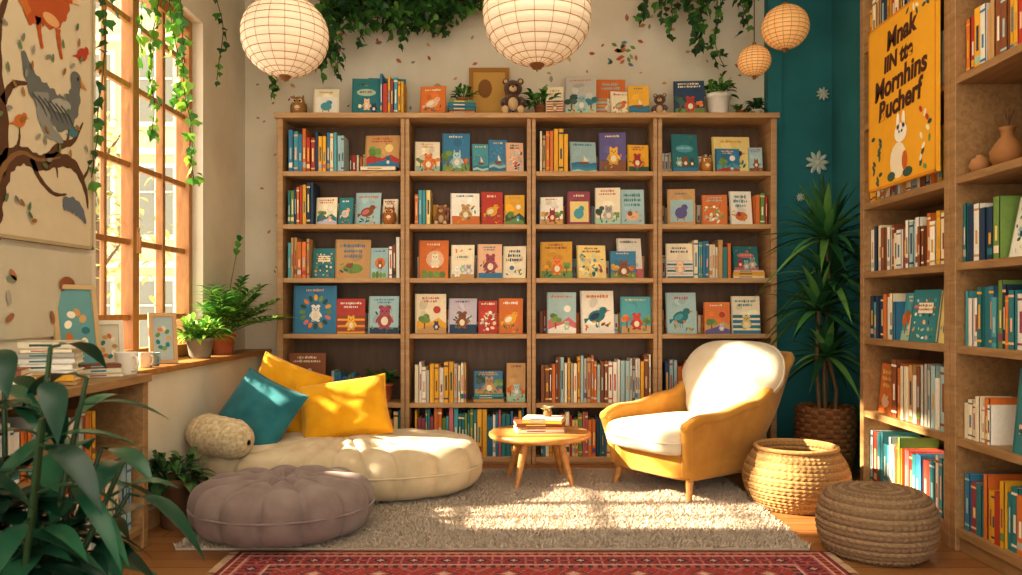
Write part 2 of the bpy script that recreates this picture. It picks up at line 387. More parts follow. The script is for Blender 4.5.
def face_book(mb, M, w, h, col, t=None, tilt=None, deco=True):
    t = t or R.uniform(.008, .02); tilt = R.uniform(4, 12) if tilt is None else tilt
    col = vary(col, .08); w *= R.uniform(.94,1.05); h *= R.uniform(.93,1.04)
    Q = M @ T(w/2,0,0) @ RZ(R.uniform(-9,9)) @ T(-w/2,0,0) @ RX(-tilt)
    mb.box(0, w, 0, .003, 0, h, col, 0, Q); mb.box(0, w, t-.003, t, 0, h, col, 0, Q)
    mb.box(0, .003, 0, t, 0, h, col, 0, Q); mb.box(.003, w-.004, .003, t-.003, .004, h-.004, C['cr'], 0, Q)
    if deco: art(mb, Q, w, h, col)
def spine_book(mb, M, w, h, d, col):
    mb.box(0, .002, 0, d, 0, h, col, 0, M); mb.box(w-.002, w, 0, d, 0, h, col, 0, M)
    mb.box(0, w, 0, .003, 0, h, col, 0, M); mb.box(.002, w-.002, .003, d-.003, .003, h-.006, C['cr'], 0, M)
    c2 = contrast(col); r = R.random()
    if w > .01:
        if r < .7: quad(mb, M, w*.32, w*.68, h*.3, h*R.uniform(.5,.75), 1, c2)
        if .4 < r < .7: quad(mb, M, 0, w, h*.88, h*.92, 1, c2); quad(mb, M, 0, w, h*.08, h*.12, 1, c2)
        if r < .25: quad(mb, M, w*.1, w*.9, h*.1, h*.22, 1, C[R.choice(list(C))])
def spine_row(mb, M, x0, x1, h, pal='mix', d=.17, wmax=.034, wmin=.014):
    x = x0; run = 0; col = None; hh0 = h
    while x < x1-.01:
        if run <= 0:
            run = R.choice([1,1,1,1,2]); col = C[R.choice(PAL[pal])]; w0 = R.uniform(wmin, wmax); hh0 = h*R.uniform(.75, 1)
        run -= 1
        w = min(w0, x1-x)
        Q = M @ T(x, R.uniform(0, .015), 0)
        spine_book(mb, Q, w, hh0*R.uniform(.99,1), min(d, hh0*.8), vary(col, .1))
        x += w + .001
def stack(mb, M, x0, w, n, pal='mix', d=.16, th=.022):
    z = 0
    for i in range(n):
        t = R.uniform(th*.6, th*1.3); ww = w*R.uniform(.85, 1)
        Q = M @ T(x0+(w-ww)/2+ww/2, 0, z) @ RZ(R.uniform(-7,7)) @ T(-ww/2, 0, 0)
        col = vary(C[R.choice(PAL[pal])])
        mb.box(0, ww, 0, d, 0, .003, col, 0, Q); mb.box(0, ww, 0, d, t-.003, t, col, 0, Q)
        mb.box(0, ww, 0, .003, 0, t, col, 0, Q); mb.box(.004, ww-.004, .003, d-.004, .003, t-.003, C['cr'], 0, Q)
        quad(mb, Q, ww*.2, ww*.6, t*.35, t*.65, 1, contrast(col))
        z += t
    return z

# ------------------------------------------------------------------ back bookcase
BX0, BX1, BY, BZ = -1.625, 1.788, 5.46, 2.40
divs = [-.751, .112, .975]
shelfz = [.05, .42, .893, 1.275, 1.643, 2.005]
mb = MB()
mb.box(BX0, BX1, YB-.03, YB-.012, .02, BZ-.01, mat=1)
for x in (BX0, BX1-.04): mb.box(x, x+.04, BY, YB-.012, 0, BZ-.035, mat=0)
for d in divs:
    mb.box(d-.03, d-.002, BY, YB-.03, 0, BZ-.035, mat=0); mb.box(d+.002, d+.03, BY, YB-.03, 0, BZ-.035, mat=0)
mb.box(BX0-.015, BX1+.015, BY-.02, YB-.012, BZ-.035, BZ, mat=2)
edges = [BX0+.04] + sum([[d-.03, d+.03] for d in divs], []) + [BX1-.04]
for i in range(4):
    a, bb = edges[2*i], edges[2*i+1]
    for z in shelfz: mb.box(a, bb, BY+.004, YB-.03, z-.032, z, mat=2)
    mb.box(a, bb, BY+.02, BY+.035, 0, .018, mat=2)
mb.build('bookcase', [M_OAK, M_BACK, M_OAKH], bevel=.003)

U = 1/146.5      # shelf layout unit (about 6.8 mm)
def ux(x): return (x-515)*U
rows = {
 5: ["S 287 343 46 mix","K 358 395 2 pale","F 361 396 36 tn","F 414 438 33 cr","F 441 469 42 bl","F 472 488 30 cy","F 488 507 33 bl","F 506 525 32 pe","S 540 570 44 warm",
     "F 571 597 33 lb","F 600 628 41 pp","F 629 651 28 yl","F 674 700 40 tl","F 716 753 37 ly","F 718 742 25 bl","F 752 765 26 lb"],
 4: ["S 286 312 44 mix","F 313 334 30 cr","F 336 351 28 tl","F 352 379 35 lb","F 380 396 27 cr","S 414 431 36 mix","F 450 480 32 wh","F 481 503 34 rd","F 504 525 31 yl",
     "F 540 563 30 wh","F 568 592 34 mg","F 596 621 38 cr","F 622 645 38 lb","F 669 698 38 tn","F 704 729 30 og","F 733 756 34 wh","S 757 769 36 bright"],
 3: ["S 286 309 42 mix","F 309 331 30 tl","F 333 367 42 tn","F 368 387 30 lb","S 388 400 42 warm","F 417 448 38 og","F 450 475 35 cr","F 477 501 35 pe","F 502 526 36 cr",
     "F 540 571 38 go","F 578 607 36 ly","F 611 636 28 bl","F 620 644 41 wh","F 668 694 35 cr","S 695 733 40 mix","K 735 768 3 pale","F 738 766 26 tl"],
 2: ["F 290 333 48 bl","F 334 363 36 rd","F 366 398 38 lb","F 414 445 43 cr","F 447 476 38 ll","F 478 497 33 rd","F 498 522 35 og",
     "F 547 576 43 lb","F 582 617 43 wh","F 622 652 40 cy","F 668 700 41 lb","F 706 733 31 og","F 735 765 39 cr"],
 1: ["F 285 325 50 br","S 330 356 32 cool","S 414 466 42 pale","K 472 505 3 mix","F 473 504 24 bl","F 506 525 42 tn","S 541 652 49 pale","S 666 768 44 mix"],
 0: ["S 287 400 48 mix","S 414 525 50 bright","S 541 652 46 mix","S 666 768 46 cool"],
}
mb = MB()
for r, items in rows.items():
    zlift = {}
    for it in items:
        p = it.split(); x0, x1, h = float(p[1]), float(p[2]), float(p[3])
        if p[0] == 'S': spine_row(mb, T(0, BY+.03, shelfz[r]), ux(x0), ux(x1), h*U, p[4])
        elif p[0] == 'K': 
            zz = stack(mb, T(0, BY+.06, shelfz[r]), ux(x0), (x1-x0)*U, int(h), p[4]); zlift[int(x0)] = zz
        else:
            lift = 0
            for k, zz in zlift.items():
                if abs(k-x0) < 6: lift = zz
            face_book(mb, T(ux(x0), BY+(.05 if lift == 0 else .09)+R.uniform(0,.03), shelfz[r]+lift+.001), (x1-x0)*U, h*U, C[p[4]])
    if r >= 2:
        for i in range(4):
            spine_row(mb, T(0, BY+.19, shelfz[r]), edges[2*i]+.03, edges[2*i+1]-.03, .17, R.choice(['pale','warm']), d=.07)
mb.build('bookcase_books', [M_BOOK])

mb = MB()
for it in ["F 311 338 28 cr","F 350 380 40 tl","F 418 445 33 og","F 546 563 30 cr","F 565 597 43 gy","F 612 632 26 cr","F 629 650 33 yl","F 676 707 36 nv"]:
    p = it.split(); face_book(mb, T(ux(float(p[1])), BY+.06, BZ+.001), (float(p[2])-float(p[1]))*U, float(p[3])*U, C[p[4]])
face_book(mb, T(ux(597), BY+.13, BZ+.001), 30*U, 42*U, C['og'])
spine_row(mb, T(0, BY+.03, BZ+.001), ux(379), ux(403), 42*U, 'bright')
face_book(mb, T(ux(363), BY+.2, BZ+.001), 38*U, 44*U, C['tl'], deco=False)
stack(mb, T(0, BY+.04, BZ+.001), ux(447), 29*U, 4, 'cool')
mb.build('picture_books', [M_BOOK])
mb = MB()
Q = T(ux(467), BY+.2, BZ+.002) @ RX(-6)
w_, h_ = 42*U, 56*U
for a in ((0,w_,0,.03),(0,w_,h_-.03,h_),(0,.03,.03,h_-.03),(w_-.03,w_,.03,h_-.03)): mb.box(a[0],a[1],0,.02,a[2],a[3],H('#a8752f'),0,Q)
mb.box(.03,w_-.03,.006,.014,.03,h_-.03,H('#c99a4a'),0,Q)
ellp(mb, Q@T(0,.005,0), w_*.4, h_*.6, .05, .07, 1, H('#8a5a24'))
mb.build('framed_picture', [M_PAINT])

def teddy(name, x, y, z, s, col, rz=0):
    mb = MB(); c = H(col); l = H('#e0bc88')
    mb.ell((0,0,.32),(.22,.18,.28), c); mb.ell((0,-.1,.3),(.14,.12,.18), l)
    mb.ell((0,-.02,.72),(.24,.2,.21), c); mb.ell((0,-.19,.67),(.1,.08,.08), l)
    mb.ell((0,-.26,.70),(.035,.025,.025), H('#1a1008'))
    for s_ in (-1,1):
        mb.ell((.19*s_,0,.9),(.085,.05,.085), c); mb.ell((.19*s_,-.035,.9),(.05,.03,.05), l)
        mb.ell((.09*s_,-.19,.76),(.028,.02,.03), H('#120a06'))
        mb.tube([(.18*s_,0,.45),(.27*s_,-.08,.36),(.26*s_,-.2,.28)], [.075,.075,.06], 10, c)
        mb.ell((.26*s_,-.22,.27),(.065,.065,.065), c)
        mb.tube([(.12*s_,-.05,.1),(.17*s_,-.2,.09),(.2*s_,-.33,.09)], [.11,.1,.09], 10, c)
        mb.ell((.2*s_,-.35,.1),(.09,.05,.1), l)
    return mb.build(name, [M_PLUSH], M=T(x,y,z)@RZ(rz)@S(s,s,s))
teddy('teddy_bear', ux(513), BY+.1, BZ, .27, '#5a3418')
teddy('teddy_bear', ux(663), BY+.12, BZ, .17, '#6a4024', -15)
teddy('teddy_bear', ux(440), BY+.1, shelfz[4], .15, '#a5622c')
# small owl figurine
def owl(name, x, y, z, s, col):
    mb = MB(); c = H(col); l = H('#e8d4ae')
    mb.lathe([(0,0),(.26,.0),(.33,.12),(.36,.35),(.33,.6),(.3,.75),(.26,.9),(.12,1.0),(0,1.02)], 24, c)
    mb.ell((0,-.2,.38),(.22,.16,.3), l)
    for s_ in (-1,1):
        mb.ell((.13*s_,-.24,.76),(.11,.05,.11), l); mb.ell((.13*s_,-.285,.76),(.05,.02,.05), H('#1a1008'))
        mb.ell((.34*s_,0,.42),(.07,.16,.28), H(col,.6)); mb.tube([(.2*s_,-.02,.92),(.25*s_,-.04,1.1)], [.08,.01], 8, c)
        mb.ell((.12*s_,-.28,.03),(.09,.08,.04), H('#c88a3a'))
    mb.tube([(0,-.27,.7),(0,-.34,.63)], [.04,.008], 8, H('#c88a3a'))
    mb.build(name, [M_CLAY], M=T(x,y,z)@S(s,s,s))
owl('owl_figurine', ux(294), BY+.12, BZ, .14, '#a8763f')
owl('owl_figurine', ux(388), BY+.06, shelfz[4], .12, '#a5622c')
owl('owl_figurine', ux(709), BY+.07, shelfz[5], .11, '#b5762c')

def pot_prof(r, h): return [(0,0),(r*.72,0),(r*.74,.005),(r*.95,h*.82),(r*1.04,h*.83),(r*1.05,h),(r*.95,h),(r*.9,h*.88),(0,h*.88)]
GR = [H('#3f7a2c'), H('#5a9436'), H('#2f6a2e'), H('#7aa844'), H('#487f3a')]
def bushy(name, x, y, z, pr, ph, pcol, n, L, W, spread=1.0, pal=GR, droop=.5, lim=None):
    mb = MB(); mb.lathe(pot_prof(pr, ph), 28, H(pcol), 0)
    mb.lathe([(0,ph*.885),(pr*.92,ph*.885)], 20, H('#2a1a10'), 0)
    for i in range(n):
        a = R.uniform(0, 2*pi); el = R.uniform(.15, 1.4)
        d = Vector((math.cos(a)*math.cos(el)*spread, math.sin(a)*math.cos(el)*spread, math.sin(el)))
        ll = L*R.uniform(.6, 1.1)
        b0 = Vector((math.cos(a)*pr*.3, math.sin(a)*pr*.3, ph*.88))
        st = b0+d*ll*.55
        mb.tube([b0, b0+d*ll*.3, st], .0022, 5, vary(pal[2]), 1)
        for k in range(3):
            dd = (d+Vector((R.uniform(-.6,.6),R.uniform(-.6,.6),R.uniform(-.3,.5)))).normalized()
            mb.leaf(b0+d*ll*(.3+.12*k), dd, ll*.5, W, droop, vary(R.choice(pal), .2), 1, 5)
    if lim:
        mb.v = [(max(v[0], lim-x), v[1], v[2]) for v in mb.v]
    return mb.build(name, [M_CLAY, M_LEAF], M=T(x,y,z))
bushy('potted_plant', ux(723), BY+.13, BZ, .085, .16, '#e8e0d0', 24, .2, .035)
bushy('potted_plant', ux(461), BY+.14, BZ+.085, .04, .05, '#b5653a', 18, .15, .022)
bushy('potted_plant', ux(541), BY+.12, BZ, .045, .08, '#8a5a34', 26, .2, .035)
bushy('potted_plant', ux(762), BY+.12, BZ, .04, .05, '#d8cdb8', 26, .12, .03, pal=[H('#2a5a34'),H('#3f7a2c'),H('#1f4a2a'),H('#487f3a')])
bushy('potted_plant', ux(744), BY+.1, BZ, .03, .04, '#b5653a', 14, .09, .025)
bushy('potted_plant', ux(380), BY+.1, shelfz[1], .075, .13, '#b8623a', 26, .18, .035)

# ------------------------------------------------------------------ right wall bookcases
RXF = 1.94
rsz = [.1, .5, .905, 1.27, 1.65, 2.09, 2.52, 2.95]
MR = Matrix(((0,1,0,0),(-1,0,0,0),(0,0,1,0),(0,0,0,1)))
def side_case(name, y0, y1, mat):
    mb = MB()
    for y in (y0, y1-.045): mb.box(RXF, XR-.002, y, y+.045, 0, 3.3)
    mb.box(XR-.02, XR-.003, y0+.045, y1-.045, .03, 3.28, mat=1)
    for z in rsz: mb.box(RXF+.004, XR-.02, y0+.045, y1-.045, z-.035, z)
    mb.box(RXF, XR-.02, y0, y1, 3.3, 3.34)
    mb.box(RXF+.02, RXF+.035, y0+.045, y1-.045, 0, .066)
    return mb.build(name, [mat, M_BACK], bevel=.003)
A0, A1, B0, B1 = 3.575, 4.5, 2.55, 3.57
side_case('wall_bookcase', A0, A1, M_RW)
side_case('wall_bookcase', B0, B1, M_RW)
mb = MB()
def RM(y, z, dx=.03): return T(RXF+dx, y, z) @ MR
la = A1-A0-.1; lb_ = B1-B0-.1
pa = ['mix','warm','cool','mix','pale','cool','mix']
for i, z in enumerate(rsz[:7]):
    base = RM(A1-.05, z)
    if i == 3:
        spine_row(mb, base, 0, .14, .26, 'cool', .2, .05, .03); spine_row(mb, base, .14, .24, .24, 'pale', .2, .05, .03)
        spine_row(mb, base, .24, .58, .25, 'pale', .2, .05, .025); spine_row(mb, base, .6, la, .27, 'warm', .2, .06, .03)
    elif i == 2:
        spine_row(mb, base, 0, .3, .25, 'cool', .2, .05, .02)
        face_book(mb, base@T(.3,.02,0), .2, .24, C['cy']); face_book(mb, base@T(.47,.0,0), .19, .26, C['tl']); face_book(mb, base@T(.66,.03,0), .16, .29, C['ly'])
    elif i == 1:
        face_book(mb, base@T(.02,.03,0), .2, .28, C['og']); spine_row(mb, base, .25, la, .31, 'pale', .2, .055, .02)
    elif i == 0:
        spine_row(mb, base, 0, la, .31, 'mix', .2, .05, .02)
    else: spine_row(mb, base, 0, la*.9, .27, pa[i], .2, .05, .02)
mb.build('bookcase_books', [M_BOOK])
mb = MB()
for i, z in enumerate(rsz[:7]):
    base = RM(B1-.05, z)
    if i == 4: spine_row(mb, base, .5, lb_, .25, 'warm', .2); continue
    if i == 1:
        spine_row(mb, base, 0, .2, .0+.2, 'pale', .2, .05, .02); face_book(mb, base@T(.36,-.01,0), .3, .33, C['tl']); continue
    if i == 3:
        spine_row(mb, base, .0, .25, .28, 'cool', .2, .06, .02); face_book(mb, base@T(.26,.03,0), .16, .25, C['wh']); spine_row(mb, base, .44, lb_, .26, 'pale', .2, .05, .02); continue
    spine_row(mb, base, 0.01, lb_, .28, ['bright','x','cool','x','x','warm','mix'][i], .2, .05, .02)
mb.build('bookcase_books', [M_BOOK])
mb = MB(); mb.lathe([(0,0),(.05,0),(.075,.05),(.078,.09),(.05,.14),(.028,.17),(.03,.2),(.04,.215),(.03,.21),(.0,.19)], 28, H('#9a6838'))
for k in range(7):
    a = R.uniform(0,6.28); mb.tube([(0,0,.19),(math.cos(a)*.01,math.sin(a)*.01,.25),(math.cos(a)*.03,math.sin(a)*.03,.3)], .004, 6, H('#6a4a28'))
mb.build('ceramic_vase', [M_CLAY], M=T(2.05, 3.33, 1.65)@S(.85,.85,.8))
mb = MB(); mb.lathe([(0,0),(.03,0),(.055,.03),(.06,.055),(.045,.09),(.02,.105),(.02,.115),(0,.115)], 24, H('#a87648')); mb.build('round_jar', [M_CLAY], M=T(2.01, 3.46, 1.65)@S(.7,.7,.7))
mb = MB(); mb.lathe([(0,0),(.04,0),(.05,.08),(.035,.14),(.04,.16),(.03,.155),(0,.14)], 24, H('#e0d0b0')); mb.build('ceramic_vase', [M_CLAY], M=T(2.06, 3.15, 1.65))

# sign
mb = MB()
mb.box(1.905, 1.925, 3.62, 4.31, 1.69, 2.55, H('#e8a824'))
MS = T(1.9045, 4.31, 1.69) @ MR
for a in ((0,.69,0,.012),(0,.69,.848,.86),(0,.012,0,.86),(.678,.69,0,.86)): quad(mb, MS, a[0],a[1],a[2],a[3], .2, H('#d88a18'))
MA = MS @ T(-.13,0,-.04) @ S(1.4,1,1.2)
ellp(mb, MA, .33, .13, .06, .075, 1, C['cr']); ellp(mb, MA, .35, .24, .045, .04, 2, C['wh']); ellp(mb, MA, .33, .29, .012, .035, 2, C['wh']); ellp(mb, MA, .37, .29, .012, .035, 2, C['wh'])
ellp(mb, MA, .38, .12, .02, .04, 3, H('#c8641c')); ellp(mb, MA, .28, .07, .03, .02, 2, C['dg']); ellp(mb, MA, .4, .07, .035, .02, 2, C['dg'])
ellp(mb, MA, .34, .245, .006, .006, 4, C['nv'], 8); ellp(mb, MA, .36, .245, .006, .006, 4, C['nv'], 8)
for k in range(12): ellp(mb, MS, .05+R.uniform(0,.1), .03+.022*k, .022, .011, 1+.1*k, vary(C['dg'],.3), 8, R.uniform(0,3))
for k in range(12): ellp(mb, MS, .6+R.uniform(-.05,.05), .04+.025*k, .02, .012, 1+.1*k, C[R.choice(['rd','cr','dg','gr'])], 8, R.uniform(0,3))
for k in range(8): ellp(mb, MS, R.uniform(.42,.64), .79+R.uniform(-.02,.04), .02, .009, 1, C[R.choice(['dg','cr'])], 8, R.uniform(0,3))
sign = mb.build('hanging_sign', [M_PAINT])
inkm, nti, bi = mat_new('sign_ink'); bi.inputs['Base Color'].default_value = H('#4a2008'); bi.inputs['Roughness'].default_value = .7
for txt, xx, zz, sz in (('Mnak', .36, .70, .135), ('IIN tte', .33, .595, .11), ('Mornhins', .345, .475, .14), ('Bucherf', .34, .36, .14)):
    cu = bpy.data.curves.new('lettering', 'FONT'); cu.body = txt; cu.size = sz; cu.align_x = 'CENTER'; cu.extrude = .001; cu.offset = .004; cu.shear = .15
    cu.materials.append(inkm)
    ob = bpy.data.objects.new('lettering', cu); sc.collection.objects.link(ob)
    Bm = Matrix(((0,0,-1,0),(-1,0,0,0),(0,1,0,0),(0,0,0,1)))
    ob.matrix_world = T(1.9030, 4.31-xx, 1.69+zz) @ Bm @ RZ(3)
    ob.parent = sign

# ------------------------------------------------------------------ left low bookcase
LX0, LX1, LY0, LY1, LZ = XL, -1.65, 2.2, 3.6, .775
ML = Matrix(((0,-1,0,0),(1,0,0,0),(0,0,1,0),(0,0,0,1)))
mb = MB()
mb.box(LX0+.003, LX1+.015, LY0-.01, LY1+.005, LZ-.035, LZ)
for y in (LY0, 2.86, LY1-.045): mb.box(LX0+.003, LX1, y, y+.045, 0, LZ-.035)
mb.box(LX0+.003, LX0+.018, LY0+.04, LY1-.04, .03, LZ-.035, mat=1)
for z in (.1, .47): mb.box(LX0+.018, LX1-.004, LY0+.045, LY1-.045, z-.03, z)
mb.box(LX1-.03, LX1-.015, LY0+.045, LY1-.045, 0, .07)
mb.build('low_bookcase', [M_RW, M_BACK], bevel=.003)
mb = MB()
for z, h, pal in ((.1, .33, 'pale'), (.47, .22, 'pale')):
    spine_row(mb, T(LX1-.03, LY0+.06, z)@ML, 0, .58, h, pal, .2, .04, .015)
    spine_row(mb, T(LX1-.03, 2.92, z)@ML, 0, .6 if z < .3 else .3, h, pal, .2, .04, .015)
mb.build('bookcase_books', [M_BOOK])
mb = MB()
stack(mb, T(-1.8, 3.35, LZ+.001)@RZ(35), 0-.02, .17, 3, 'pale', .13)
stack(mb, T(-1.86, 2.98, LZ+.001)@RZ(20), 0, .2, 8, 'pale', .15)
stack(mb, T(-1.88, 2.7, LZ+.001)@RZ(20), 0, .2, 4, 'pale', .15)
mb.build('book_stack', [M_BOOK])
def frame(name, M, w, h, fc, ic, t=.018, bw=.02):
    mb = MB()
    for a in ((0,w,0,bw),(0,w,h-bw,h),(0,bw,bw,h-bw),(w-bw,w,bw,h-bw)): mb.box(a[0],a[1],0,t,a[2],a[3],H(fc),0,M)
    mb.box(bw,w-bw,t*.4,t*.8,bw,h-bw,H(ic),0,M)
    Q = M@T(0,t*.38,0)
    for k in range(9): ellp(mb, Q, w*.5+w*.2*math.cos(k*.7), h*.5+h*.2*math.sin(k*.7), w*.1, h*.04, 1+.2*k, vary(C[R.choice(['og','gr','tn','tl','cr'])],.2), 10, k)
    mb.box(w*.46,w*.54,t,t+.006,0,h*.6,H(fc),0,M)
    mb.build(name, [M_PAINT])
frame('picture_frame', T(-1.90, 4.17, .777)@RZ(40)@RX(-8), .14, .27, '#c8a070', '#a8b8b4')
frame('picture_frame', T(-1.90, 3.34, LZ+.001)@RZ(62)@RX(-9), .2, .40, '#c8a878', '#6a9a98')
frame('picture_frame', T(-1.9, 3.62, LZ+.001)@RZ(45)@RX(-8), .13, .24, '#e8dcc4', '#d8ccb0')
def mug(name, x, y, z, s, col):
    mb = MB(); mb.lathe([(0,0),(.032,0),(.036,.006),(.04,.08),(.042,.085),(.038,.085),(.034,.01),(0,.008)], 28, H(col))
    mb.tube([(.038,0,.07),(.06,0,.068),(.068,0,.045),(.058,0,.022),(.036,0,.018)], .005, 8, H(col))
    mb.build(name, [M_CLAY], M=T(x,y,z)@RZ(-30)@S(s,s,s))
mug('ceramic_mug', -1.71, 3.52, LZ, 1.2, '#efe6d4'); mug('ceramic_mug', -1.83, 3.96, .775, .9, '#e0d2ba')
mug('ceramic_mug', -1.84, 4.07, .775, .8, '#8aa0a0')

# mural
mb = MB()
def wp(pts, k, col): mb.add([(XL+.016+.0012*k, y, z) for y, z in pts], [tuple(range(len(pts)))], col)
def wel(y, z, ry, rz_, k, col, rot=0, n=20):
    c_, s_ = math.cos(rot), math.sin(rot)
    wp([(y+ry*math.cos(2*pi*i/n)*c_-rz_*math.sin(2*pi*i/n)*s_, z+ry*math.cos(2*pi*i/n)*s_+rz_*math.sin(2*pi*i/n)*c_) for i in range(n)], k, col)
def cr_(p, w, n=7):
    P_, W_ = [], []
    L = len(p)
    for i in range(L-1):
        p0, p1, p2, p3 = [Vector(p[max(0,min(L-1,i+k))]) for k in (-1,0,1,2)]
        for j in range(n):
            t = j/n
            P_.append(.5*((2*p1)+(p2-p0)*t+(2*p0-5*p1+4*p2-p3)*t*t+(3*p1-p0-3*p2+p3)*t**3)); W_.append(w[i]*(1-t)+w[i+1]*t)
    P_.append(Vector(p[-1])); W_.append(w[-1]); return P_, W_
def wrib(pts, ws, k, col):
    pts, ws = cr_(pts, ws); n = len(pts); L_=[];R_=[]
    for i in range(n):
        t = (pts[min(i+1,n-1)]-pts[max(i-1,0)]).normalized(); nn = Vector((-t.y,t.x))
        w_ = ws[i]*(1+.12*math.sin(i*1.7))
        L_.append(pts[i]+nn*w_); R_.append(pts[i]-nn*w_)
    for i in range(n-1): wp([R_[i], R_[i+1], L_[i+1], L_[i]], k, col)
mb.box(XL+.001, XL+.016, 2.3, 3.66, 1.335, 3.1, H('#d8c6a4'))
mb.box(XL+.001, XL+.014, 2.3, 3.66, .95, 1.31, H('#cfc3a8'))
for a in ((2.3,3.66,1.335,1.35),(3.645,3.66,1.335,3.1)): mb.box(XL+.001, XL+.022, a[0],a[1],a[2],a[3], H('#b8a27c'))
bk_ = H('#5c3a20'); b2_ = H('#8a6238')
wrib([(2.9,1.35),(2.96,1.5),(3.04,1.62),(3.14,1.67),(3.25,1.66),(3.4,1.70),(3.52,1.69),(3.6,1.60),(3.62,1.52)], [.1,.075,.045,.035,.034,.03,.024,.014,.005], 1, bk_)
wrib([(2.9,1.37),(2.97,1.52),(3.05,1.632),(3.14,1.68),(3.25,1.672),(3.4,1.71)], [.02,.018,.012,.008,.007,.003], 1.5, b2_)
wrib([(2.98,1.58),(3.02,1.75),(2.99,1.95),(3.0,2.15),(3.08,2.32)], [.05,.035,.028,.018,.006], 1, bk_)
wrib([(3.3,1.68),(3.4,1.76),(3.5,1.80),(3.58,1.9)], [.022,.018,.012,.004], 1, bk_)
wrib([(3.2,1.67),(3.25,1.6),(3.35,1.55),(3.45,1.56)], [.018,.012,.009,.003], 1, bk_)
wrib([(3.02,1.85),(3.08,1.93),(3.17,1.96)], [.02,.014,.005], 1, bk_)
for (ya,za,yb,zb) in ((3.58,1.65,3.63,1.72),(3.45,1.78,3.46,1.88),(3.1,1.68,3.12,1.78),(3.35,1.69,3.38,1.62)): wrib([(ya,za),((ya+yb)/2+.01,(za+zb)/2),(yb,zb)],[.01,.007,.002],1.2,bk_)
gyb = H('#6a6c66')
wrib([(3.14,2.08),(3.2,1.98),(3.3,1.92),(3.42,1.90),(3.5,1.97),(3.52,2.05)], [.01,.045,.075,.075,.05,.03], 2, gyb)
wrib([(3.26,1.95),(3.3,1.82),(3.42,1.78)],[.05,.04,.008],2.4,H('#8d8c82')); wel(3.52,2.07,.045,.04,3,gyb); wp([(3.55,2.09),(3.56,2.05),(3.61,2.05)],3.2,H('#c88a3a'))
for k in range(6): wrib([(3.2+.04*k,1.93),(3.26+.04*k,1.9),(3.3+.04*k,1.86)],[.004,.006,.002],3.4,H('#4c4e4a'))
wel(3.53,2.08,.007,.009,5,H('#1a1a1a')); wel(3.4,1.93,.08,.03,2.8,H('#a8a496'),.2)
fx = H('#b8541e')
wrib([(3.16,2.22),(3.24,2.28),(3.34,2.3),(3.42,2.36),(3.44,2.42)], [.03,.06,.062,.045,.03],2,fx)
wel(3.46,2.43,.05,.04,3,fx); wp([(3.42,2.46),(3.45,2.46),(3.42,2.53)],3.2,fx); wp([(3.46,2.46),(3.49,2.46),(3.5,2.52)],3.2,fx); wp([(3.49,2.44),(3.49,2.4),(3.55,2.41)],3.1,H('#e0b080'))
wel(3.475,2.44,.006,.008,5,H('#1a1a1a'))
wrib([(3.18,2.24),(3.12,2.32),(3.15,2.44),(3.22,2.47)],[.02,.035,.04,.012],2.2,H('#c8702c')); wel(3.33,2.27,.06,.025,3,H('#e0a870'))
for x_ in (3.24,3.38): wrib([(x_,2.25),(x_+.01,2.19),(x_+.03,2.13)],[.02,.014,.01],2,fx)
wel(3.6,2.62,.05,.05,2,H('#b8402a')); wel(3.3,2.72,.08,.05,2,H('#c86a2a'))
for (cy_, cz_, s_, cc) in ((3.57,2.2,.035,'#b8402a'),(3.12,1.8,.03,'#c8702c'),(3.5,1.84,.028,'#4a7a80')):   # little perched birds
    wel(cy_,cz_,s_*1.3,s_*.8,3,H(cc),.4); wel(cy_+s_,cz_+s_*.8,s_*.55,s_*.5,3.2,H(cc)); wp([(cy_+s_*1.4,cz_+s_*.95),(cy_+s_*1.4,cz_+s_*.6),(cy_+s_*2,cz_+s_*.7)],3.3,H('#d8a040')); wp([(cy_-s_,cz_-s_*.2),(cy_-s_*2.4,cz_-s_*.9),(cy_-s_,cz_-s_*.7)],2.9,H(cc))
for i in range(70):
    wel(R.uniform(2.9,3.62), R.uniform(1.4,3.0), .02, .009, 6, vary(H(R.choice(['#6a7a4a','#8a8878','#a0703a','#5f7a55'])),.2), R.uniform(0,3), 8)
wrib([(3.42,1.5),(3.48,1.52),(3.55,1.5),(3.6,1.45)],[.01,.035,.03,.005],3,H('#6a7078')); wel(3.44,1.53,.025,.02,4,H('#6a7078'))
for i in range(7): wel(R.uniform(2.9,3.6), R.uniform(1.0,1.28), .03, .014, 3, vary(H(R.choice(['#a8a090','#b5754a','#8a9070'])),.2), R.uniform(0,3), 10)
wel(3.45,1.17,.06,.035,3,H('#9a5a34'))
mb.build('wall_mural', [M_PAINT])

# ------------------------------------------------------------------ wall decals
mb = MB()
def decal(x, z, s, rot, col, y=YB):
    M_ = T(x, y-.001, z) @ RY(rot)
    pts = [(0,-s),(s*.45,-s*.4),(s*.5,.1*s),(s*.25,.6*s),(0,s),(-s*.25,.6*s),(-s*.5,.1*s),(-s*.45,-s*.4)]
    mb.add([(p[0],-.001,p[1]) for p in pts], [tuple(range(8))], col, 0, M_)
for i in range(80):
    x = R.uniform(-1.85, 1.75); z = R.uniform(2.5, 3.3)
    decal(x, z, R.uniform(.012,.03), R.uniform(0,360), vary(H(R.choice(['#b8704a','#c8935a','#9a9a8a','#8a9a6a','#b0684a','#c8a868'])),.2))
for i in range(20):
    a = R.uniform(0,6.28); r = R.uniform(0,.16)
    decal(.75+r*math.cos(a)*1.4, 2.93+r*math.sin(a)*.7, .024, R.uniform(0,360), vary(H(R.choice(['#b8503a','#c8703a','#6f8a4a','#6a8a9a'])),.2))
for i in range(14): decal(R.uniform(-1.88,-1.66), R.uniform(1.2,2.9), R.uniform(.012,.022), R.uniform(0,360), vary(H(R.choice(['#b8805a','#9a9a80'])),.2))
mb.build('wall_leaf_decals', [M_PAINT])
mb = MB()
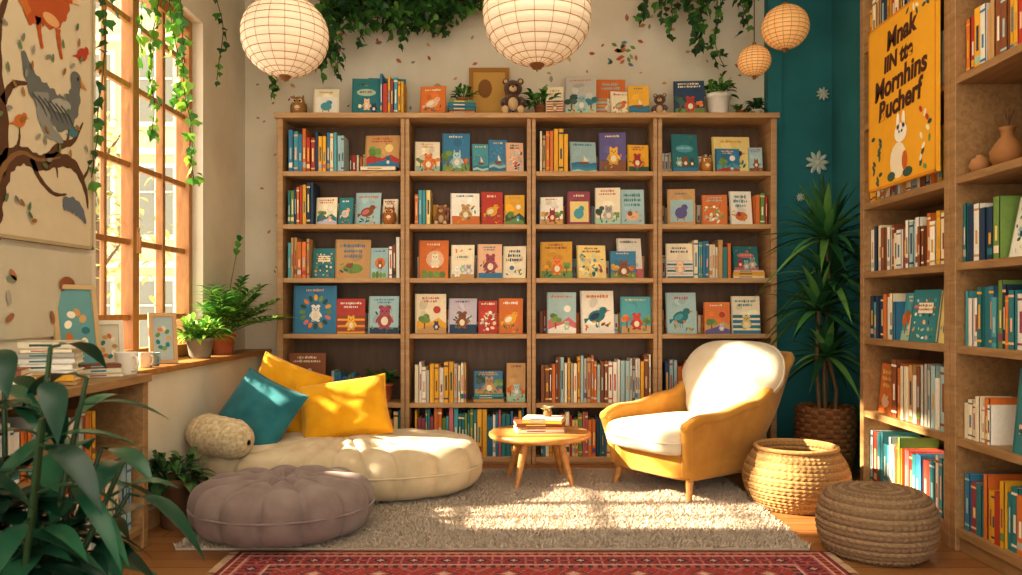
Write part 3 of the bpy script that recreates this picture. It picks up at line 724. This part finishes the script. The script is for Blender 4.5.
for (x, z, s) in ((2.16, 2.11, .08), (2.2, 2.6, .045),(2.04,1.86,.03),(2.12,1.75,.025)):
    for k in range(9):
        a = 2*pi*k/9
        mb.ell((0,0,0),(s*.55,.012,s*.2), H('#c8d0c4'), 0, T(x+math.cos(a)*s*.55, YB-.065, z+math.sin(a)*s*.55)@RY(-math.degrees(a)), n=12, m=6)
    mb.ell((x,YB-.07,z),(s*.25,.02,s*.25), H('#dcdccc'), 0)
mb.build('wall_flower_ornament', [M_CLAY])

# ------------------------------------------------------------------ lanterns
def lantern(name, x, y, z, r, kind=0):
    mb = MB(); nr = 15; prof = []
    for i in range(nr*6+1):
        ph = -pi/2*.93 + pi*.93*i/(nr*6)
        k = abs(math.sin(pi*i/6))*.02
        prof.append((r*(1-.02+k)*math.cos(ph), r*.94*math.sin(ph)*(1-.02+k)))
    mb.lathe(prof, 48, (1,1,1,1), 0)
    rc = H('#b88850')
    for i in range(nr+1):
        ph = -pi/2*.93 + pi*.93*i/nr
        rr = r*.986*math.cos(ph); zz = r*.94*.986*math.sin(ph)
        mb.tube([(rr*math.cos(2*pi*k/48), rr*math.sin(2*pi*k/48), zz) for k in range(48)], .002, 5, rc, 1, closed=True)
    for j in range(18):
        a = 2*pi*j/18+.1
        mb.tube([(r*1.001*math.cos(-pi/2*.93+pi*.93*i/20)*math.cos(a), r*1.001*math.cos(-pi/2*.93+pi*.93*i/20)*math.sin(a), r*.941*math.sin(-pi/2*.93+pi*.93*i/20)) for i in range(21)], .0013, 4, rc, 1)
    rt = r*.11
    for s_ in (-1, 1):
        zz = s_*r*.93
        mb.lathe([(0,zz-.006),(rt*1.2,zz-.006),(rt*1.2,zz+.012),(rt*.8,zz+.02*s_),(0,zz+.02*s_)], 20, H('#8a5a2c'), 1)
    mb.tube([(0,0,r*.93),(0,0,ZC-z)], .003, 6, H('#3a2818'), 1)
    mb.tube([(0,0,-r*.95),(0,0,-r*1.06)], [.008,.003], 6, H('#8a5a2c'), 1)
    mb.build(name, [M_PAPER if kind == 0 else M_AMBER, M_CLAY], M=T(x,y,z))
lantern('paper_lantern', -1.265, 4.4, 2.565, .237)
lantern('paper_lantern', .11, 4.0, 2.54, .272)
lantern('paper_lantern', 1.655, 4.9, 2.79, .142, 1)
lantern('paper_lantern', 1.495, 5.0, 2.615, .102, 1)

# ------------------------------------------------------------------ ivy
def ivy_leaf(mb, p, s, col, mat=0):
    M_ = T(*p) @ RZ(R.uniform(0,360)) @ RX(R.uniform(-50,60)) @ RY(R.uniform(-30,30))
    pts = [(0,0,.0),(s*.5,0,-s*.25),(s*.55,0,-s*.6),(s*.2,0,-s*.75),(0,0,-s*1.2),(-s*.2,0,-s*.75),(-s*.55,0,-s*.6),(-s*.5,0,-s*.25)]
    pts = [(a, abs(a)*.3, c) for a, b_, c in pts]
    mb.add(pts, [(0,4,3,2,1),(0,7,6,5,4)], col, mat, M_)
IVP = [H('#2f5e28'),H('#44782f'),H('#36682d'),H('#608e3a'),H('#264b22')]
def strand(mb, p, L, step=.035, s=.045, sway=.02, pal=None, dr=(0,0,-1), wand=1.0, per=2):
    pal = pal or IVP
    pts = [Vector(p)]; d = Vector(dr).normalized(); w = Vector((0,0,0))
    for i in range(max(2, int(L/step))):
        w += Vector((R.uniform(-.25,.25), R.uniform(-.15,.15), R.uniform(-.1,.1)))*wand; w *= .85
        pts.append(pts[-1]+(d+w).normalized()*step)
    mb.tube(pts, .0028, 5, H('#4a4a28'), 0)
    for q in pts[1:]:
        for k in range(per):
            o = Vector((R.uniform(-sway,sway), R.uniform(-sway,sway), R.uniform(-sway,sway)))
            ivy_leaf(mb, q+o, s*R.uniform(.6,1.25), vary(R.choice(pal), .2))
    return pts
mb = MB()
for k in range(9):
    x0_ = R.uniform(-1.5,-1.1); z0_ = R.uniform(3.08,3.42)
    strand(mb, (x0_, R.uniform(5.4,5.65), z0_), .95, s=.065, dr=(1,0,R.uniform(-.12,.08)), sway=.05, per=3)
for i in range(22):
    x = R.uniform(-1.45, -.4)
    strand(mb, (x, R.uniform(5.35,5.62), ZC-.02), .22+.32*R.random()+.25*max(0,-x-.75), s=.065, sway=.035)
for x, L in ((-1.3,.85),(-1.22,.78),(-1.05,.62),(-.62,.6),(-.45,.5),(-1.72,.95),(-1.66,.8),(-1.78,.6)): strand(mb, (x, 5.5, ZC-.02), L, s=.06, sway=.03)
mb.build('hanging_ivy', [M_LEAF])
mb = MB()
for i in range(12):
    strand(mb, (R.uniform(.8,1.1), R.uniform(5.4,5.6), ZC-.06), R.uniform(.3,.75), s=.06, dr=(1,0,R.uniform(-.6,-.1)), sway=.04, per=2)
for x, L in ((.85,.42),(1.0,.55),(1.32,.7),(1.42,.78),(1.2,.66),(1.5,.5),(1.1,.4),(1.6,.35)): strand(mb, (x, 5.5, ZC-.02), L, s=.06, sway=.035)
mb.build('hanging_ivy', [M_LEAF])
mb = MB()
LP = [H('#6fa032'),H('#8ab43e'),H('#5a9436'),H('#4a8030')]
for (y, L) in ((4.26,1.45),(4.33,1.2),(4.40,.95),(4.2,.8),(4.6,.5)):
    strand(mb, (-1.92+R.uniform(0,.03), y, 3.15), L, s=.055, pal=LP, sway=.025, step=.045, per=2, wand=.7)
for (y, L) in ((3.85,.7),(3.70,1.5),(5.05,.7)):
    strand(mb, (-1.91, y, 3.15), L, s=.05, sway=.015, step=.05, per=1, wand=.7)
mb.v = [(max(v[0], -1.945), v[1], v[2]) for v in mb.v]
mb.build('hanging_ivy', [M_LEAF])

# ------------------------------------------------------------------ tufted cushions
def tufted(name, cx, cy, z0, a, b_, h, nseg, mat, ring=.55, seam=.018, crown=.03, btn=.05, ex=2.0, rot=0, topseam=1.0):
    mb = MB(); c = h*.5; n = nseg*12
    P = []
    def Rad(t):
        return (abs(math.cos(t)/a)**ex+abs(math.sin(t)/b_)**ex)**(-1/ex)
    prof = [('t', f) for f in [.004]+[i/22 for i in range(1, 23)]] + [('s', ph) for ph in np.linspace(88, -90, 22)] + [('b', f) for f in (.9,.5,.01)]
    for kind, q in prof:
        row = []
        for j in range(n):
            t = 2*pi*j/n
            bul = abs(math.sin(nseg*t/2))**.55
            Rr = Rad(t)
            if kind == 't':
                r = q*(Rr-c); z = h+crown*(1-q*q)
                f = max(0, min(1, (q-ring)/.2))
                z -= seam*(1-bul)*f*topseam
                k = round(nseg*t/2/pi)*2*pi/nseg
                rb = ring*(Rad(k)-c)
                d2 = (r*math.cos(t)-rb*math.cos(k))**2+(r*math.sin(t)-rb*math.sin(k))**2
                z -= btn*math.exp(-d2/.0016)
                z -= btn*1.1*math.exp(-(r*r)/.003)
                z -= seam*.5*(1-bul)*max(0, min(1, q/.2))*topseam*(1-f)
                z += .008*noise.noise(Vector((r*math.cos(t)*6, r*math.sin(t)*6, 3)))
            elif kind == 's':
                ph = math.radians(q)
                r = Rr-c+c*abs(math.cos(ph))**.8 + 1.6*seam*(bul-.7)*math.cos(ph)
                z = h/2+h/2*math.copysign(abs(math.sin(ph))**.85, math.sin(ph)) - (seam*(1-bul)*max(0,math.sin(ph))*topseam)
                z = max(z, 0)
            else:
                r = q*(Rr-c); z = 0
            row.append((r*math.cos(t), r*math.sin(t), z))
        P.append(row)
    mb.grid(P, (1,1,1,1), 0, None, True, wrapv=True)
    for k in range(nseg):
        t = 2*pi*k/nseg; rb = ring*(Rad(t)-c)
        mb.ell((rb*math.cos(t), rb*math.sin(t), h+crown*(1-ring**2)-btn*.98-seam*.2), (.014,.014,.009), n=12, m=6)
    mb.ell((0,0,h+crown-btn*1.9),(.02,.02,.012), n=12, m=6)
    mb.tube([((Rad(2*pi*j/160)+.3*seam)*math.cos(2*pi*j/160), (Rad(2*pi*j/160)+.3*seam)*math.sin(2*pi*j/160), h*.5) for j in range(160)], .006, 6, closed=True)
    return mb.build(name, [mat], M=T(cx,cy,z0)@RZ(rot))
tufted('floor_daybed', -.99, 4.66, .03, .79, .50, .28, 20, M_CREAM, ring=.72, seam=.024, crown=.03, btn=.026, ex=2.5, topseam=.9, rot=6)
tufted('floor_pouf', -1.09, 3.76, .03, .41, .38, .25, 12, M_GREY, ring=.5, seam=.03, crown=.03, btn=.04)

mb = MB()
P = []
for i in range(41):
    t = i/40; e = min(1, (1-abs(2*t-1)**4)); r = .105*max(.02, e)**.5*(1+.03*abs(math.sin(t*pi*7)))
    P.append([(r*math.cos(2*pi*j/32), r*math.sin(2*pi*j/32), -.20+.4*t) for j in range(32)])
mb.grid(P, wrapv=True)
for z in (-.1,0,.1): mb.tube([(.104*math.cos(2*pi*j/32), .104*math.sin(2*pi*j/32), z) for j in range(32)], .005, 6, closed=True)
mb.build('bolster_pillow', [M_BOLST], M=T(-1.575, 4.27, .385)@RZ(66)@RX(96))

def pillow(name, M, a, b_, th, mat):
    mb = MB(); N = 34
    for sgn in (1, -1):
        P = []
        for i in range(N+1):
            u = -1+2*i/N; row = []
            for j in range(N+1):
                v = -1+2*j/N
                x = a*u*(1-.07*(1-v*v)); y = b_*v*(1-.07*(1-u*u))
                z = th*((1-u**2)*(1-v**2))**.38
                z += .02*noise.noise(Vector((u*2.2, v*2.2, sgn*5+a*10)))*(1-u**4)*(1-v**4)
                w_ = .009*math.sin(9*math.atan2(v,u)+4*u)*(abs(u*v))*(1-max(abs(u),abs(v))**6)
                row.append((x, y, sgn*(z+w_)))
            P.append(row if sgn > 0 else row[::-1])
        mb.grid(P)
    pts = []
    for k in range(80):
        q = k/20; s_ = int(q); f = -1+2*(q-s_)
        u, v = [(f,-1),(1,f),(-f,1),(-1,-f)][s_]
        pts.append((a*u*(1-.07*(1-v*v)), b_*v*(1-.07*(1-u*u)), 0))
    mb.tube(pts, .005, 6, closed=True)
    mb.build(name, [mat], M=M)
pillow('throw_pillow', T(-1.46, 4.55, .475)@RZ(-14)@RX(62)@RZ(-22), .225, .205, .09, M_TEAL)
pillow('throw_pillow', T(-1.39, 4.86, .53)@RZ(20)@RX(68)@RZ(-24), .22, .22, .085, M_YEL)
pillow('throw_pillow', T(-1.0, 4.70, .475)@RZ(6)@RX(60)@RZ(9), .26, .19, .095, M_YEL)

# ------------------------------------------------------------------ rugs
rg = np.random.RandomState(3)
def shag(name, x0, x1, y0, y1, n):
    N = n
    bx = rg.uniform(x0, x1, N); by = rg.uniform(y0, y1, N)
    a = rg.uniform(0, 2*pi, N); L = rg.uniform(.012, .02, N); lean = rg.uniform(.6, 1.5, N)*L
    la = rg.uniform(0, 2*pi, N)
    w = .0055
    hz = .012
    V = np.zeros((N, 3, 3))
    V[:,0] = np.c_[bx-w*np.cos(a), by-w*np.sin(a), np.full(N, hz-.002)]
    V[:,1] = np.c_[bx+w*np.cos(a), by+w*np.sin(a), np.full(N, hz-.002)]
    V[:,2] = np.c_[bx+lean*np.cos(la), by+lean*np.sin(la), hz+L]
    vs = V.reshape(-1, 3).tolist()
    mb = MB(); mb.box(x0, x1, y0, y1, 0.001, hz, H('#bcaa96'))
    off = len(mb.v); mb.v.extend(vs)
    base = np.array(H('#c6b6a4'))
    k = rg.uniform(.88, 1.1, N)
    for i in range(N):
        mb.f.append((off+3*i, off+3*i+1, off+3*i+2)); mb.c.append((base[0]*k[i], base[1]*k[i], base[2]*k[i], 1)); mb.m.append(0); mb.s.append(False)
    mb.build(name, [M_RUG])
shag('shag_rug', -1.5, 1.3, 3.53, 5.22, 100000)
mb = MB(); px0, px1, py0, py1 = -1.2, 1.34, 2.2, 3.49
nx, ny = 254, 129; cs = .01
cols = {'r': H('#9c4440'), 'n': H('#4a3a48'), 'c': H('#c8a090'), 'o': H('#ac5c4a'), 'p': H('#ac6a68'), 'd': H('#80383a')}
vs = [(px0+i*cs, py0+j*cs, .009) for j in range(ny+1) for i in range(nx+1)]
fs = [(j*(nx+1)+i, j*(nx+1)+i+1, (j+1)*(nx+1)+i+1, (j+1)*(nx+1)+i) for j in range(ny) for i in range(nx)]
o = len(mb.v); mb.v.extend(vs)
for j in range(ny):
    for i in range(nx):
        e = min(i, j, nx-1-i, ny-1-j); al = j if e == min(i, nx-1-i) else i
        if e < 2: c = 'd'
        elif e < 3: c = 'c'
        elif e < 6: c = 'o' if (al//2) % 2 else 'd'
        elif e < 7: c = 'c'
        elif e < 18:
            q = (al % 14)-7; w_ = e-12; dd = abs(q)+abs(w_)
            c = 'c' if dd < 2 else ('n' if dd < 4 else ('r' if dd < 6 else ('p' if (q*w_) % 5 == 0 else 'd')))
        elif e < 19: c = 'c'
        elif e < 22: c = 'n' if (al//2) % 2 else 'o'
        else:
            q = abs((i % 26)-13); w_ = abs((j % 22)-11); dd = q+w_
            c = 'c' if dd < 3 else ('o' if dd < 5 else ('n' if dd < 6 else ('r' if dd < 15 else 'p' if dd < 17 else 'r')))
            if c == 'r' and (i*7+j*13) % 11 == 0: c = 'p'
        mb.c.append(vary(cols[c], .2)); mb.m.append(0); mb.s.append(False)
mb.f.extend([tuple(k+o for k in f) for f in fs])
mb.box(px0, px1, py0, py1, .001, .008, cols['d'])
for i in range(260):
    y = R.uniform(py0, py1)
    for xx, sg in ((px0,-1),(px1,1)):
        mb.tube([(xx,y,.006),(xx+sg*.02,y+R.uniform(-.006,.006),.006),(xx+sg*.04,y+R.uniform(-.012,.012),.004)], .0018, 4, H('#c8a888'))
mb.build('persian_rug', [M_RUG])

# ------------------------------------------------------------------ coffee table
mb = MB()
mb.lathe([(0,.262),(.285,.262),(.302,.268),(.31,.28),(.308,.294),(.3,.3),(0,.3)], 64, mat=0)
for k in range(4):
    a = math.radians(45+90*k+8)
    mb.tube([(.15*math.cos(a),.15*math.sin(a),.262),(.19*math.cos(a),.19*math.sin(a),.13),(.235*math.cos(a),.235*math.sin(a),0)], [.024,.021,.013], 14)
for k in range(2):
    a = math.radians(53+90*k)
    mb.tube([(.17*math.cos(a),.17*math.sin(a),.235),(-.17*math.cos(a),-.17*math.sin(a),.235)], .012, 8)
mb.build('coffee_table', [M_TABLE], M=T(.15, 4.85, .022))
mb = MB(); zt = stack(mb, T(.0, 4.76, .323)@RZ(4), .0, .31, 3, 'pale', .19, .022); zt2 = stack(mb, T(.0, 4.78, .323+zt)@RZ(-6), .04, .24, 2, 'pale', .16, .018)
mb.build('book_stack', [M_BOOK])
mb = MB()
mb.lathe([(0,0),(.02,0),(.028,.02),(.02,.045),(.022,.05),(.017,.045),(0,.04)], 20, H('#8a5a34'))
for k in range(16):
    a = R.uniform(0,6.28); mb.leaf((0,0,.04),(math.cos(a),math.sin(a),R.uniform(.4,1.5)), .06, .02, .4, vary(H(R.choice(['#e8e0d0','#6a9a4a','#d8c8a0'])),.2), 1, 4)
mb.build('small_flower_vase', [M_CLAY, M_LEAF], M=T(.2, 4.86, .323+zt+zt2))

# ------------------------------------------------------------------ armchair
def smooth(t): t = max(0, min(1, t)); return t*t*(3-2*t)
mb = MB()
DY = 1.14
path = []
for i in range(11): path.append((.355, (-.38+.46*i/10)*DY, 0))
for i in range(1, 31):
    t = pi*i/31
    ct, st_ = math.cos(t), math.sin(t)
    path.append((.355*math.copysign(abs(ct)**.75, ct), (.08+.30*st_**.75)*DY, smooth((min(t, pi-t)-.02)/1.0)))
for i in range(11): path.append((-.355, (.08-.46*i/10)*DY, 0))
NV = 14; Pout = []; Pin = []; top = []
for i, (x, y, w) in enumerate(path):
    htop = .44+.255*w+.05*smooth((y+.2)/.3)
    if y < -.3: htop -= .035*((-.3-y)/.13)**2
    ro, ri = [], []
    for j in range(NV+1):
        z = .13+(htop-.13)*j/NV
        k = (z-.13)/.37
        sc_ = .86+.14*smooth(k)
        lean = max(0, z-.25)*.50*w
        xx = x*sc_*(1+.06*w*smooth((z-.45)/.3)); y2 = y*sc_ + lean
        nx_ = -x/.355 if w < .02 else -x/.355*.9; ny_ = -w if w > 0 else 0
        l = math.hypot(nx_, ny_) or 1
        ro.append((xx, y2, z)); ri.append((xx+nx_/l*.055, y2+ny_/l*.055, z))
    Pout.append(ro); Pin.append(ri)
    top.append(((ro[-1][0]+ri[-1][0])/2, (ro[-1][1]+ri[-1][1])/2, ro[-1][2]))
mb.grid(Pout, mat=0); mb.grid([r[::-1] for r in Pin], mat=0)
mb.tube(top, .033, 14, mat=0)
for e in (0, -1):
    mb.grid([[Pout[e][j], Pin[e][j]] for j in range(NV+1)], mat=0)
    mb.tube([((Pout[e][j][0]+Pin[e][j][0])/2, Pout[e][j][1], Pout[e][j][2]) for j in range(NV+1)], .031, 12, mat=0)
    mb.ell(top[e], (.034,.034,.034))
bot = [((Pout[i][0][0]+Pin[i][0][0])/2, (Pout[i][0][1]+Pin[i][0][1])/2, .13) for i in range(len(path))]
mb.tube(bot, .028, 10, mat=0)
mb.ell((0,-.03,.185),(.31,.39,.085), mat=0, e1=.25, e2=.3, n=48, m=16)
mb.ell((0,-.125,.318),(.298,.385,.09), mat=1, e1=.5, e2=.35, n=56, m=20)
pip = []
q = lambda a_, e: math.copysign(abs(a_)**e, a_)
for j in range(72):
    t = 2*pi*j/72
    pip.append((.298*q(math.cos(t),.35), -.125+.385*q(math.sin(t),.35), .318))
mb.tube(pip, .006, 6, mat=1, closed=True)
Mb = T(0,.31,.58)@RX(-27)
P = []
def cw(zz): return .275+.10*smooth((zz+.14)/.2)
for i in range(33):
    ph = -pi/2+pi*i/32; row = []
    for j in range(72):
        t = 2*pi*j/72
        zz = .285*q(math.cos(ph),.55)*q(math.sin(t),.75)
        xx = cw(zz)*q(math.cos(ph),.55)*q(math.cos(t),.6); yy = .11*q(math.sin(ph),.9)
        row.append((xx, yy, zz))
    P.append(row)
mb.grid(P, mat=1, M=Mb, wrapv=True)
pip = []
for j in range(96):
    t = 2*pi*j/96; zz = .287*q(math.sin(t),.75)
    pip.append(((cw(zz)+.003)*q(math.cos(t),.6), 0.0, zz))
mb.tube(pip, .007, 6, mat=1, closed=True, M=Mb)
for (x,y,dx,dy) in ((.27,-.34,.02,-.03),(-.27,-.34,-.02,-.03),(.25,.28,.03,.05),(-.25,.28,-.03,.05)):
    mb.tube([(x,y,.13),(x+dx,y+dy,0)], [.024,.014], 14, mat=2)
mb.build('armchair', [M_MUST, M_CHAIRC, M_TABLE], M=T(1.07, 4.78, .022)@RZ(-54))

# ------------------------------------------------------------------ woven things
def woven(prof, rows, nb, amp, c1, c2, n=None, chk=1):
    n = n or nb*6
    pr = [Vector(p) for p in prof]
    seg = [0]
    for i in range(1, len(pr)): seg.append(seg[-1]+(pr[i]-pr[i-1]).length)
    L = seg[-1]; N = rows*7; P = []
    mb = MB(); idx = 0
    for i in range(N+1):
        s_ = L*i/N
        while idx < len(pr)-2 and seg[idx+1] < s_: idx += 1
        f = (s_-seg[idx])/max(1e-6, seg[idx+1]-seg[idx]); p = pr[idx].lerp(pr[idx+1], min(1,f))
        t = (pr[idx+1]-pr[idx]).normalized(); nr = Vector((t.y, -t.x))
        rp = i/7; row = int(rp); fr = rp-row
        prof_ = math.sin(pi*fr)**.6
        ring = []
        for j in range(n):
            a = 2*pi*j/n
            br = .5+.5*math.sin(nb*a+(row % 2)*pi+fr*2.6*(1 if row % 2 else -1))
            d = amp*prof_*(.45+.55*br)
            r = max(.001, p.x+nr.x*d); ring.append((r*math.cos(a), r*math.sin(a), p.y+nr.y*d))
        P.append(ring)
    o = len(mb.v)
    for r_ in P: mb.v.extend(r_)
    for i in range(N):
        for j in range(n):
            rc = vary(c1 if ((i//7)+(j//6)*chk) % 2 else c2, .1)
            mb.f.append((o+i*n+j, o+i*n+(j+1)%n, o+(i+1)*n+(j+1)%n, o+(i+1)*n+j)); mb.c.append(rc); mb.m.append(0); mb.s.append(True)
    return mb
pf = [(.001,.0),(.155,.0)]
for i in range(25):
    ph = -pi/2+pi*i/24; pf.append((.15+.092*abs(math.cos(ph))**.75, .135+.135*math.sin(ph)))
pf += [(.12,.277),(.06,.280),(.001,.281)]
mbw = woven(pf, 30, 48, .010, H('#9a7e60'), H('#846a50'), chk=0)
mbw.build('woven_pouf', [M_WEAVE], M=T(1.58, 3.50, .002))
pf = [(.001,0),(.18,.0)]
for i in range(25):
    t = i/24; pf.append((.175+.10*math.sin(pi*(t*.88+.06))**.75, .31*t))
pf += [(.205,.318),(.20,.30)]
for i in range(1, 12):
    t = 1-i/12; pf.append((.155+.09*math.sin(pi*(t*.88+.06))**.75, .02+.28*t))
pf += [(.10,.015),(.001,.015)]
mbw = woven(pf, 52, 52, .007, H('#ac8858'), H('#98764c'), chk=0)
mbw.tube([(.212*math.cos(2*pi*j/80), .212*math.sin(2*pi*j/80), .318) for j in range(80)], .012, 8, H('#b08a58'), closed=True)
mbw.build('wicker_basket', [M_WEAVE], M=T(1.52, 4.33, .002))

# ------------------------------------------------------------------ tall plant
pf = [(.001,0),(.14,0)]
for i in range(20):
    t = i/19; pf.append((.14+.035*t+.02*math.sin(pi*t), .44*t))
pf += [(.165,.445),(.155,.42),(.15,.38),(.001,.375)]
mbw = woven(pf, 28, 26, .010, H('#8a5a34'), H('#6f4628'))
g = [H('#3a7040'),H('#4f884a'),H('#2c5e34'),H('#74a654'),H('#275436')]
def crown(c, n, L, W, dn=.5):
    for i in range(n):
        a = i*2.399+R.uniform(-.2,.2); el = math.radians(-20+105*(i/n)**.8)
        d = (math.cos(a)*math.cos(el), math.sin(a)*math.cos(el), math.sin(el))
        mbw.leaf(c, d, L*R.uniform(.75,1.15), W, dn*R.uniform(.6,1.2)*(1-.5*i/n), vary(R.choice(g), .3), 1, 9, .62, .3)
for (pts, n, L) in (([(0,0,.37),(-.01,0,.8),(.02,-.02,1.2),(.0,-.02,1.5)], 60, .50), ([(-.04,-.02,.37),(-.07,-.04,.7),(-.06,-.05,1.05)], 56, .46), ([(.05,-.02,.37),(.06,-.03,.55),(-.0,-.04,.76)], 46, .38), ([(.02,.05,.37),(.04,.05,.9),(.04,.04,1.25)],50,.44)):
    mbw.tube(pts, .014, 8, H('#7a6040'), 1); crown(pts[-1], n, L, .052)
mbw.v = [(min(v[0], .275), min(v[1], .57), max(v[2], 0)) for v in mbw.v]
mbw.build('potted_dracaena', [M_WEAVE, M_LEAF], M=T(1.97,5.08,.002))

# palm on ledge
mb = MB(); mb.lathe(pot_prof(.078,.13), 28, H('#b5623a'), 0); mb.lathe([(0,.115),(.07,.115)], 20, H('#2a1a10'), 0)
for i in range(30):
    a = R.uniform(-1.9, 1.9) if i % 3 else R.uniform(0, 6.28); el = R.uniform(.4, 1.45); L = R.uniform(.32, .54)
    if i == 0: a, el, L = .2, 1.45, .82
    d = Vector((math.cos(a)*math.cos(el), math.sin(a)*math.cos(el), math.sin(el)))
    pts = [Vector((0,0,.11))+d*L*t+Vector((0,0,-.25*L*t*t)) for t in [k/10 for k in range(11)]]
    mb.tube(pts, [.003]*11, 5, H('#5a7a34'), 1)
    LL = min(L, .45)
    for k in range(4 if i else 8, 11):
        for s_ in (-1, 1):
            side = d.cross(Vector((0,0,1))).normalized()*s_
            mb.leaf(pts[k], side*.8+d*.6+Vector((0,0,.1)), LL*.45*(1-.04*k), .032, .35, vary(R.choice(GR[:4]+[H('#8fb84a')]), .2), 1, 4)
X0_ = -1.868
mb.v = [(max(v[0], XL+.003-X0_), v[1], v[2]) for v in mb.v]
mb.build('potted_palm', [M_CLAY, M_LEAF], M=T(X0_, 5.12, .775))
bushy('potted_fern', -1.866, 4.74, .775, .08, .12, '#8a8272', 90, .2, .026, lim=-2.0, pal=[H('#6fa83a'),H('#8fc04a'),H('#4f8a30'),H('#a0c850')])
bushy('potted_fern', -1.67, 3.92, .0, .08, .24, '#6a4a30', 50, .24, .04, lim=-1.755, pal=[H('#2f5a30'),H('#447a38'),H('#2a4f2a'),H('#6a8a50')])

# foreground plant
mb = MB(); mb.lathe(pot_prof(.17,.34), 36, H('#8a6a4a'), 0); mb.lathe([(0,.3),(.155,.3)], 24, H('#2a1a10'), 0)
gd = [H('#1e4a34'),H('#2a5a40'),H('#163a2a'),H('#356a4a'),H('#1d4434')]
RP = random.Random(5)
for s_ in range(24):
    a = s_*2.4; rr_ = RP.uniform(.03,.2); tx, ty = math.cos(a)*rr_, math.sin(a)*rr_
    ht = RP.uniform(.55, 1.04)
    pts = [Vector((tx*.3*(1)+tx*t, ty*.3+ty*t, .28+(ht-.28)*t)) for t in (0,.33,.66,1)]
    mb.tube(pts, [.010,.009,.007,.005], 7, H('#2f4a2c'), 1)
    for k in range(10):
        f = .15+.85*k/9; qq = Vector((tx*.3+tx*f, ty*.3+ty*f, .28+(ht-.28)*f))
        aa = k*2.4+s_; el = -.2+1.0*f*RP.random()
        d = Vector((math.cos(aa)*math.cos(el), math.sin(aa)*math.cos(el), math.sin(el)))
        mb.tube([qq, qq+d*.03], .0035, 5, H('#2f4a2c'), 1)
        mb.leaf(qq+d*.03, d, RP.uniform(.13,.2), RP.uniform(.05,.07), RP.uniform(.3,.8), vary(RP.choice(gd), .3), 1, 9, .8, .25)
mb.build('potted_rubber_plant', [M_CLAY, M_LEAFD], M=T(-1.14, 1.8, 0))

# ------------------------------------------------------------------ light, world, camera
w = bpy.data.worlds.new('world'); sc.world = w; w.use_nodes = True
bg = w.node_tree.nodes['Background']; bg.inputs[0].default_value = (1.0, .92, .79, 1); bg.inputs[1].default_value = 3.6
sd = bpy.data.lights.new('sun', 'SUN'); sd.energy = 29; sd.angle = math.radians(1.4); sd.color = (1, .84, .62)
so = bpy.data.objects.new('sun', sd); sc.collection.objects.link(so)
dv = Vector((1, .01, -.56)); so.rotation_euler = dv.to_track_quat('-Z', 'Y').to_euler(); so.location = (-6, 4, 5)
ld = bpy.data.lights.new('added_fill_light', 'AREA'); ld.shape = 'RECTANGLE'; ld.size = 2.4; ld.size_y = 2.0; ld.energy = 42; ld.color = (1, .88, .7)  # unseen area light, added under the ceiling to fill the room
lo = bpy.data.objects.new('added_fill_light', ld); sc.collection.objects.link(lo); lo.location = (.2, 2.8, ZC-.03)

cd = bpy.data.cameras.new('camera'); cam = bpy.data.objects.new('camera', cd); sc.collection.objects.link(cam)
cam.location = (0, 0, 1.07); cam.rotation_euler = (pi/2, 0, 0)
cd.sensor_width = 36; cd.lens = 36*800/1022; cd.shift_x = -4/1022; cd.shift_y = 20.5/1022
cd.dof.use_dof = True; cd.dof.focus_distance = 4.8; cd.dof.aperture_fstop = 5
sc.camera = cam
sc.view_settings.view_transform = 'Standard'
sc.view_settings.gamma = .92
